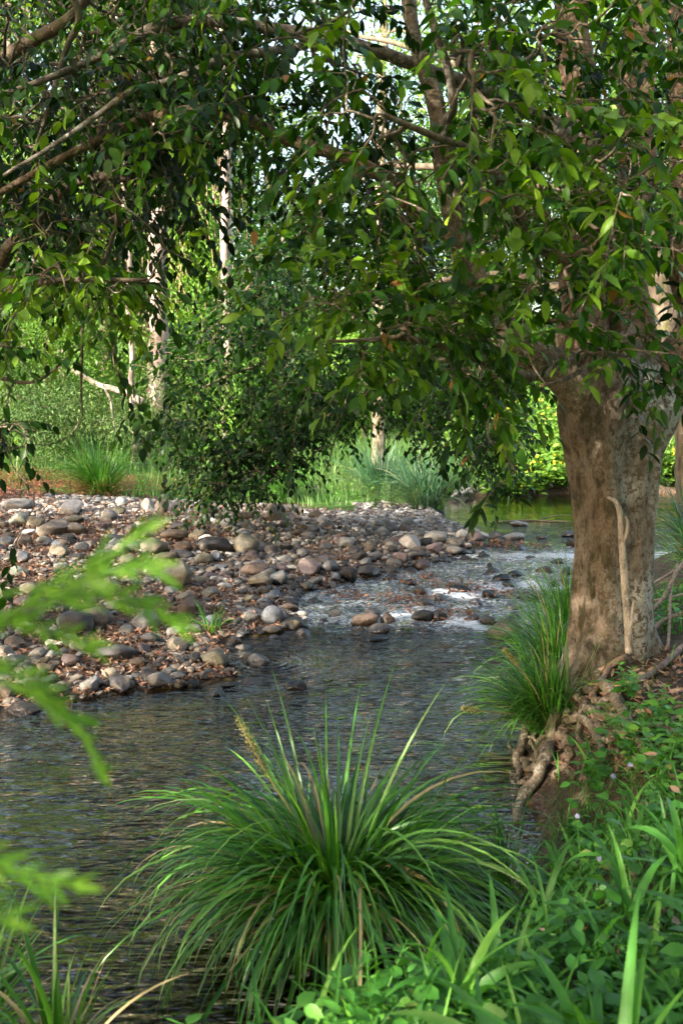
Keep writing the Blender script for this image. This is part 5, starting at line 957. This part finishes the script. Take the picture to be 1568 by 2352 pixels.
# pale herbs in front of the meadow tussocks
for k, (px, py) in enumerate([(835, 1158), (900, 1172), (952, 1178), (800, 1150), (862, 1176)]):
    p = G([px], [py])[0]; x, y = p[0], p[1] + .3
    weed(x, y, .62, ['feathery pale green herb at the left foot of the tall tussocks', 'feathery pale green herb between stones and blue-green tussock', 'pale green herb closest to the pool corner', 'short pale herb farthest left under the tall tussocks', 'pale green herb standing lowest at the edge of the stones'][k], .10, 12, 'leafy_herb', 'oleaf', 14, .9, None, 'herb', 'pale herbs at the meadow edge', LEAF_NAR)
# ------------------------------------------------------------------ background trees
def gum(px, d, w, label, top=16.0, lean=0.0, name='gum_tree', mat='pale', vine=False, crown=True):
    c = np.array(gpx(px, d)); e = empty(name, c, label, 'tree', 'pale gum trunks in the woodland'); r = w * d / FOC / 2
    q = smooth_path(np.array([np.r_[c - [0, 0, .3], r * 1.25], np.r_[c + [lean * .2, 0, 3], r], np.r_[c + [lean * .5, 0, 8], r * .9], np.r_[c + [lean, 0, top], r * .6]]), 40, .07, int(px)); limb_obj('trunk', q, M[mat], e, 20, .06)
    if crown:
        A = blob(c + [lean, 0, top], (3.2, 3.2, 2.6), 70, int(px)); paths, rad_, D = grow([q[20:]], A, .012, .1, maxr=.08); mb = MB(); btubes(mb, paths, rad_, 4); mb.build('branch', M[mat], e)
        ml = MB(); leaf_cluster_mesh(ml, A, 60, .17, .8, LEAF_SM, .5, 1.0); ml.build('crown', M['bleaf'], e)
    if vine:
        z = R.uniform(.2, vine, 420); A = c + np.stack([R.normal(0, .33, 420) + lean * z / top, R.normal(-.1, .3, 420), z], -1); ml = MB(); leaf_cluster_mesh(ml, A, 10, .11, .22, LEAF_MID, .45 + .2 * fbm(A, 2, 3), 1.3); ml.build('climbing_vine', M['vleaf'], e)
    return e
gum(366, 30, 44, 'thick pale pinkish gum trunk rising behind the hanging boughs', 17, .3)
gum(521, 42, 32, 'brightly sunlit white gum trunk beyond the arching limb', 19, .2, mat='white')
gum(309, 27, 12, 'slender white stem left of the thick pale gum', 13, -.2)
gum(520, 26, 20, 'short mottled pale trunk at the edge of the drooping tree', 11, .2, vine=3.0, crown=False)
gum(868, 27, 26, 'brown trunk glimpsed under the drooping tree', 12, .1, mat='bark')
gum(158, 38, 16, 'pale trunk at the far left of the woodland', 16, .2)
gum(70, 34, 14, 'thin pale trunk seen through leaves at the left edge', 15, -.2)
gum(232, 36, 12, 'thin grey trunk between the two left pale stems', 15, .1)
# vine-draped snag
c = np.array(gpx(470, 33)); e = empty('vine_draped_tree', c, 'dead tree swathed in reddish stems and light green vine', 'tree'); q = smooth_path(np.array([np.r_[c, .5], np.r_[c + [-.3, 0, 4], .4], np.r_[c + [-.6, 0, 8], .25], np.r_[c + [-.5, 0, 11], .1]]), 30, .1); limb_obj('trunk', q, M['dbark'], e, 12)
z = 11 * R.random(1500) ** 1.1; wd = 1.5 * (1 - z / 14); A = c + np.stack([R.normal(0, 1, 1500) * wd * .55 - .05 * z, R.normal(-.9, .8, 1500) * wd * .5, z], -1); ml = MB(); leaf_cluster_mesh(ml, A, 22, .14, .35, LEAF_MID, np.clip(.45 + .3 * fbm(A * .6, 2, 3), 0, 1), 1.3); ml.build('climbing_vine', M['vleaf'], e)
m = 110; z0 = R.uniform(3, 10.5, m); t = np.linspace(0, 1, 6)[None, :, None]; b0 = c + np.stack([R.normal(-.2, .8, m), R.normal(-.8, .4, m), z0], -1); P = b0[:, None] + t * np.stack([R.normal(0, .3, m), R.normal(-.1, .2, m), -R.uniform(.8, 3, m)], -1)[:, None]; P = P + R.normal(0, .06, P.shape); mb = MB(); btubes(mb, P, np.full((m, 6), .011), 3); mb.build('hanging_stem', M['stick'], e)
e = empty('leaning_log', gpx(290, 24.5), 'pale dead log leaning down behind the left boughs', 'log'); q = limb([(172, 852, 25.5), (200, 868, 25.2), (240, 885, 25), (285, 900, 24.8), (330, 925, 24.6)], [.05, .06, .07, .08, .09], 24, .04); limb_obj('stem', q, M['limb'], e, 12, .1)
q = limb([(240, 885, 25), (255, 920, 24.8), (262, 960, 24.6), (268, 1010, 24.5)], [.03, .03, .03, .03], 12, .04); limb_obj('side_branch', q, M['limb'], e, 8, .1)
# woodland prototypes, then copies
def proto(seed, H, mat, leaf, nA=75, per=62, ls=.19, rad=.85, spread=(2.6, 2.6), low=.25):
    e = empty('woodland_tree', (0, 0, 0)); rr = np.random.default_rng(seed)
    q = smooth_path(np.array([[0, 0, -.3, .22], [.1, 0, H * .3, .17], [-.1, .1, H * .6, .12], [.1, 0, H * .9, .05]]), 24, .12, seed); limb_obj('trunk', q, M[mat], e, 10, .08)
    z = H * (low + (1.02 - low) * rr.random(nA)); f = np.sin(np.clip((z / H - low * .8) / (1.1 - low * .8), 0, 1) * PI) ** .6; a = rr.uniform(0, 2 * PI, nA); r_ = np.sqrt(rr.random(nA)) * f
    A = np.stack([np.cos(a) * r_ * spread[0], np.sin(a) * r_ * spread[1], z], -1); A += rr.normal(0, .25, A.shape); paths, rd, D = grow([q], A, .009, .08, maxr=.07); mt = MB(); btubes(mt, paths, rd, 4); cr = None
    ml = MB(); st_ = R; leaf_cluster_mesh(ml, A, per, ls, rad, LEAF_SM, np.clip(.45 + .35 * fbm(A * .5, 2, seed), 0, 1), 1.25); cr = ml.build('crown', M[leaf], e); mt.build('twigwork', M['dbark'], cr); return e
PR = [proto(1, 9, 'dbark', 'bleaf'), proto(2, 11, 'pale', 'bleaf', spread=(3, 3)), proto(3, 8, 'dbark', 'dleaf', 90, low=.08), proto(4, 7, 'dbark', 'vleaf', 90, low=.05, spread=(2.8, 2.4)), proto(5, 12, 'dbark', 'dleaf', 95, spread=(3.4, 3.2))]
KIND = ['mid-green round-crowned tree', 'pale-stemmed airy tree', 'dark bushy tree leafy to the ground', 'bright green bushy tree', 'tall dark spreading tree']
BT = [(-11, 28, 3, 1.0, 'at the left edge behind the wispy shrubs'), (-9.6, 33, 0, 1.05, 'behind the left tall shrub'), (-13.5, 36, 4, 1.0, 'at the far left above the thin pale trunk'), (-7.6, 40, 1, 1.15, 'left of the thick pale gum'), (-10.5, 46, 4, 1.15, 'high at the left beyond the slender stems'), (-4.6, 46, 3, 1.25, 'in the sunny gap by the white gum'), (-6.2, 52, 1, 1.2, 'far behind the thick pale gum'),
      (-2.2, 38, 2, .85, 'in the middle behind the meadow shrubs'), (-.2, 44, 0, .85, 'beyond the drooping tree, left of centre'), (2.2, 37, 2, 1.1, 'directly behind the drooping tree'), (4.8, 42, 0, 1.2, 'behind the drooping tree, nearer the trunk'), (7.4, 47, 4, 1.0, 'behind the limb of the big tree'), (10.5, 52, 0, 1.15, 'beyond the creeper slope left of the trunk'), (14.5, 50, 4, 1.1, 'behind the big trunk'), (18.5, 54, 0, 1.2, 'right of the big trunk far off'),
      (21, 46, 2, 1.2, 'at the right edge beyond the pool'), (-15, 54, 0, 1.2, 'on the rise at the far left'), (-1.5, 58, 3, .9, 'low in the distance under the sky gap'), (3, 60, 4, .95, 'on the rise behind the middle of the woodland'), (9, 66, 4, 1.3, 'highest on the rise behind the limb'), (-9, 64, 4, 1.3, 'highest on the rise at the left'), (17, 70, 0, 1.4, 'far on the skyline to the right'), (-20, 44, 2, 1.2, 'outermost at the far left'), (25, 60, 4, 1.3, 'outermost at the far right'), (-3.4, 70, 0, 1.0, 'small on the skyline by the white gum'), (4.5, 80, 4, 1.3, 'small on the skyline in the middle'), (-14, 80, 0, 1.4, 'small on the skyline at the left'), (0.8, 33.5, 3, .55, 'low and sunny in front of the middle woodland')]
BT += [(-12.5, 35, 2, 1.75, 'towering behind the far left stems'), (-8.8, 37.5, 0, 1.8, 'towering left of the thick pale gum'), (-6.6, 43.5, 4, 1.5, 'towering right behind the thick pale gum'), (-3.6, 50, 0, 1.5, 'towering beside the white gum'), (6.2, 46, 2, 1.3, 'bulky between drooping tree and big trunk'), (10.6, 46, 0, 1.7, 'towering behind the limb fork'), (13.4, 44.5, 2, 1.9, 'towering directly behind the big trunk'), (17.5, 48, 4, 1.55, 'towering at the right edge'), (-16.5, 43, 4, 1.5, 'towering at the left edge of the woodland'), (-11, 56, 2, 2.2, 'tallest far behind the left stems'), (8, 60, 2, 2.2, 'tallest far behind the limb'), (16, 62, 2, 2.4, 'tallest far to the right')]
used = set()
for k, (x, y, pk, sc, wh) in enumerate(BT):
    src = PR[pk]; o = src if pk not in used else copy_tree(src); used.add(pk)
    o.location = (x, y, float(hgt(x, y)) - .1); o.scale = (sc, sc, sc * 1.05); o.rotation_euler = (0, 0, k * 1.7)
    tag(o, f'{KIND[pk]} {wh}', 'tree', 'woodland trees beyond the meadow')
# trees standing behind and beside the camera; they shade the bank
SHD = [(-8.5, 1.5, 4, .8), (-9.5, -4.5, 0, 1.0), (-3.5, -5.5, 4, .85), (-13, 4, 4, .95), (3.5, -4.0, 0, .8), (-15, 12, 0, 1.0), (-11.5, 8.5, 2, 1.1), (-4.8, .4, 4, .85), (-1.6, -3.2, 4, .8), (-7.5, 5.0, 0, .9) if False else (-6.5, -2.0, 4, 1.0), (-12.5, 1.5, 4, 1.35), (-16.5, 7.5, 4, 1.35), (-10.5, -7.5, 4, 1.4), (-14.5, -3.0, 2, 1.7), (-20, 13, 4, 1.3), (8.5, 3, 4, 1.1), (10, 9, 0, 1.2), (6.5, -3, 4, 1.1), (12, 1, 2, 1.5), (0.5, -6, 4, 1.2), (1.5, -10, 2, 1.6), (-5, -11, 0, 1.6), (9, -8, 4, 1.4), (14, 8, 2, 1.6)]
for k, (x, y, pk, sc) in enumerate(SHD):
    o = copy_tree(PR[pk]); o.location = (x, y, float(hgt(x, y)) - .1); o.scale = (sc, sc, sc); o.rotation_euler = (0, 0, k * 2.1 + 1); tag(o, 'bank tree standing out of sight behind or beside the viewpoint, shading the creek', 'tree', 'unseen trees round the viewpoint')
# ------------------------------------------------------------------ light, sky, camera
SUN = nrm(np.array([-.66, -.60, .42])); 
w = bpy.data.worlds.new('World'); S.world = w; w.use_nodes = True; nt = w.node_tree; bg = nt.nodes['Background']
sky = nt.nodes.new('ShaderNodeTexSky'); sky.sky_type = 'NISHITA'; sky.sun_disc = False; sky.sun_elevation = math.asin(SUN[2]); sky.sun_rotation = math.atan2(SUN[0], SUN[1]); sky.air_density = 1.0; sky.dust_density = 4.0; sky.ozone_density = 1.0
tint_ = mix(nt, 1.0, sky.outputs[0], (1.0, .925, .80, 1), 'MULTIPLY'); nt.links.new(tint_, bg.inputs[0]); bg.inputs[1].default_value = .14
sl = bpy.data.lights.new('sun', 'SUN'); sl.energy = 4.8; sl.angle = math.radians(.5); sl.color = (1, .90, .76); so = bpy.data.objects.new('sun', sl); COL.objects.link(so); so.rotation_euler = Vector(-SUN).to_track_quat('-Z', 'Y').to_euler(); so.location = (0, 0, 30)
cam = bpy.data.cameras.new('camera'); co = bpy.data.objects.new('camera', cam); COL.objects.link(co); S.camera = co
co.location = (0, 0, CAMZ); co.rotation_euler = (math.radians(90) - PIT, 0, 0); cam.sensor_fit = 'VERTICAL'; cam.sensor_height = 36; cam.lens = FOC / 2352 * 36; cam.clip_start = .05; cam.clip_end = 1000
cam.dof.use_dof = True; cam.dof.focus_distance = 10.0; cam.dof.aperture_fstop = 3.4
S.view_settings.view_transform = 'Standard'; S.view_settings.look = 'None'; S.view_settings.gamma = 1; S.view_settings.exposure = 2.95
S.cycles.max_bounces = 7; S.cycles.diffuse_bounces = 3; S.cycles.glossy_bounces = 3; S.cycles.transmission_bounces = 4; S.cycles.transparent_max_bounces = 6
S.cycles.caustics_reflective = False; S.cycles.caustics_refractive = False; S.cycles.use_denoising = True; S.cycles.sample_clamp_indirect = 6
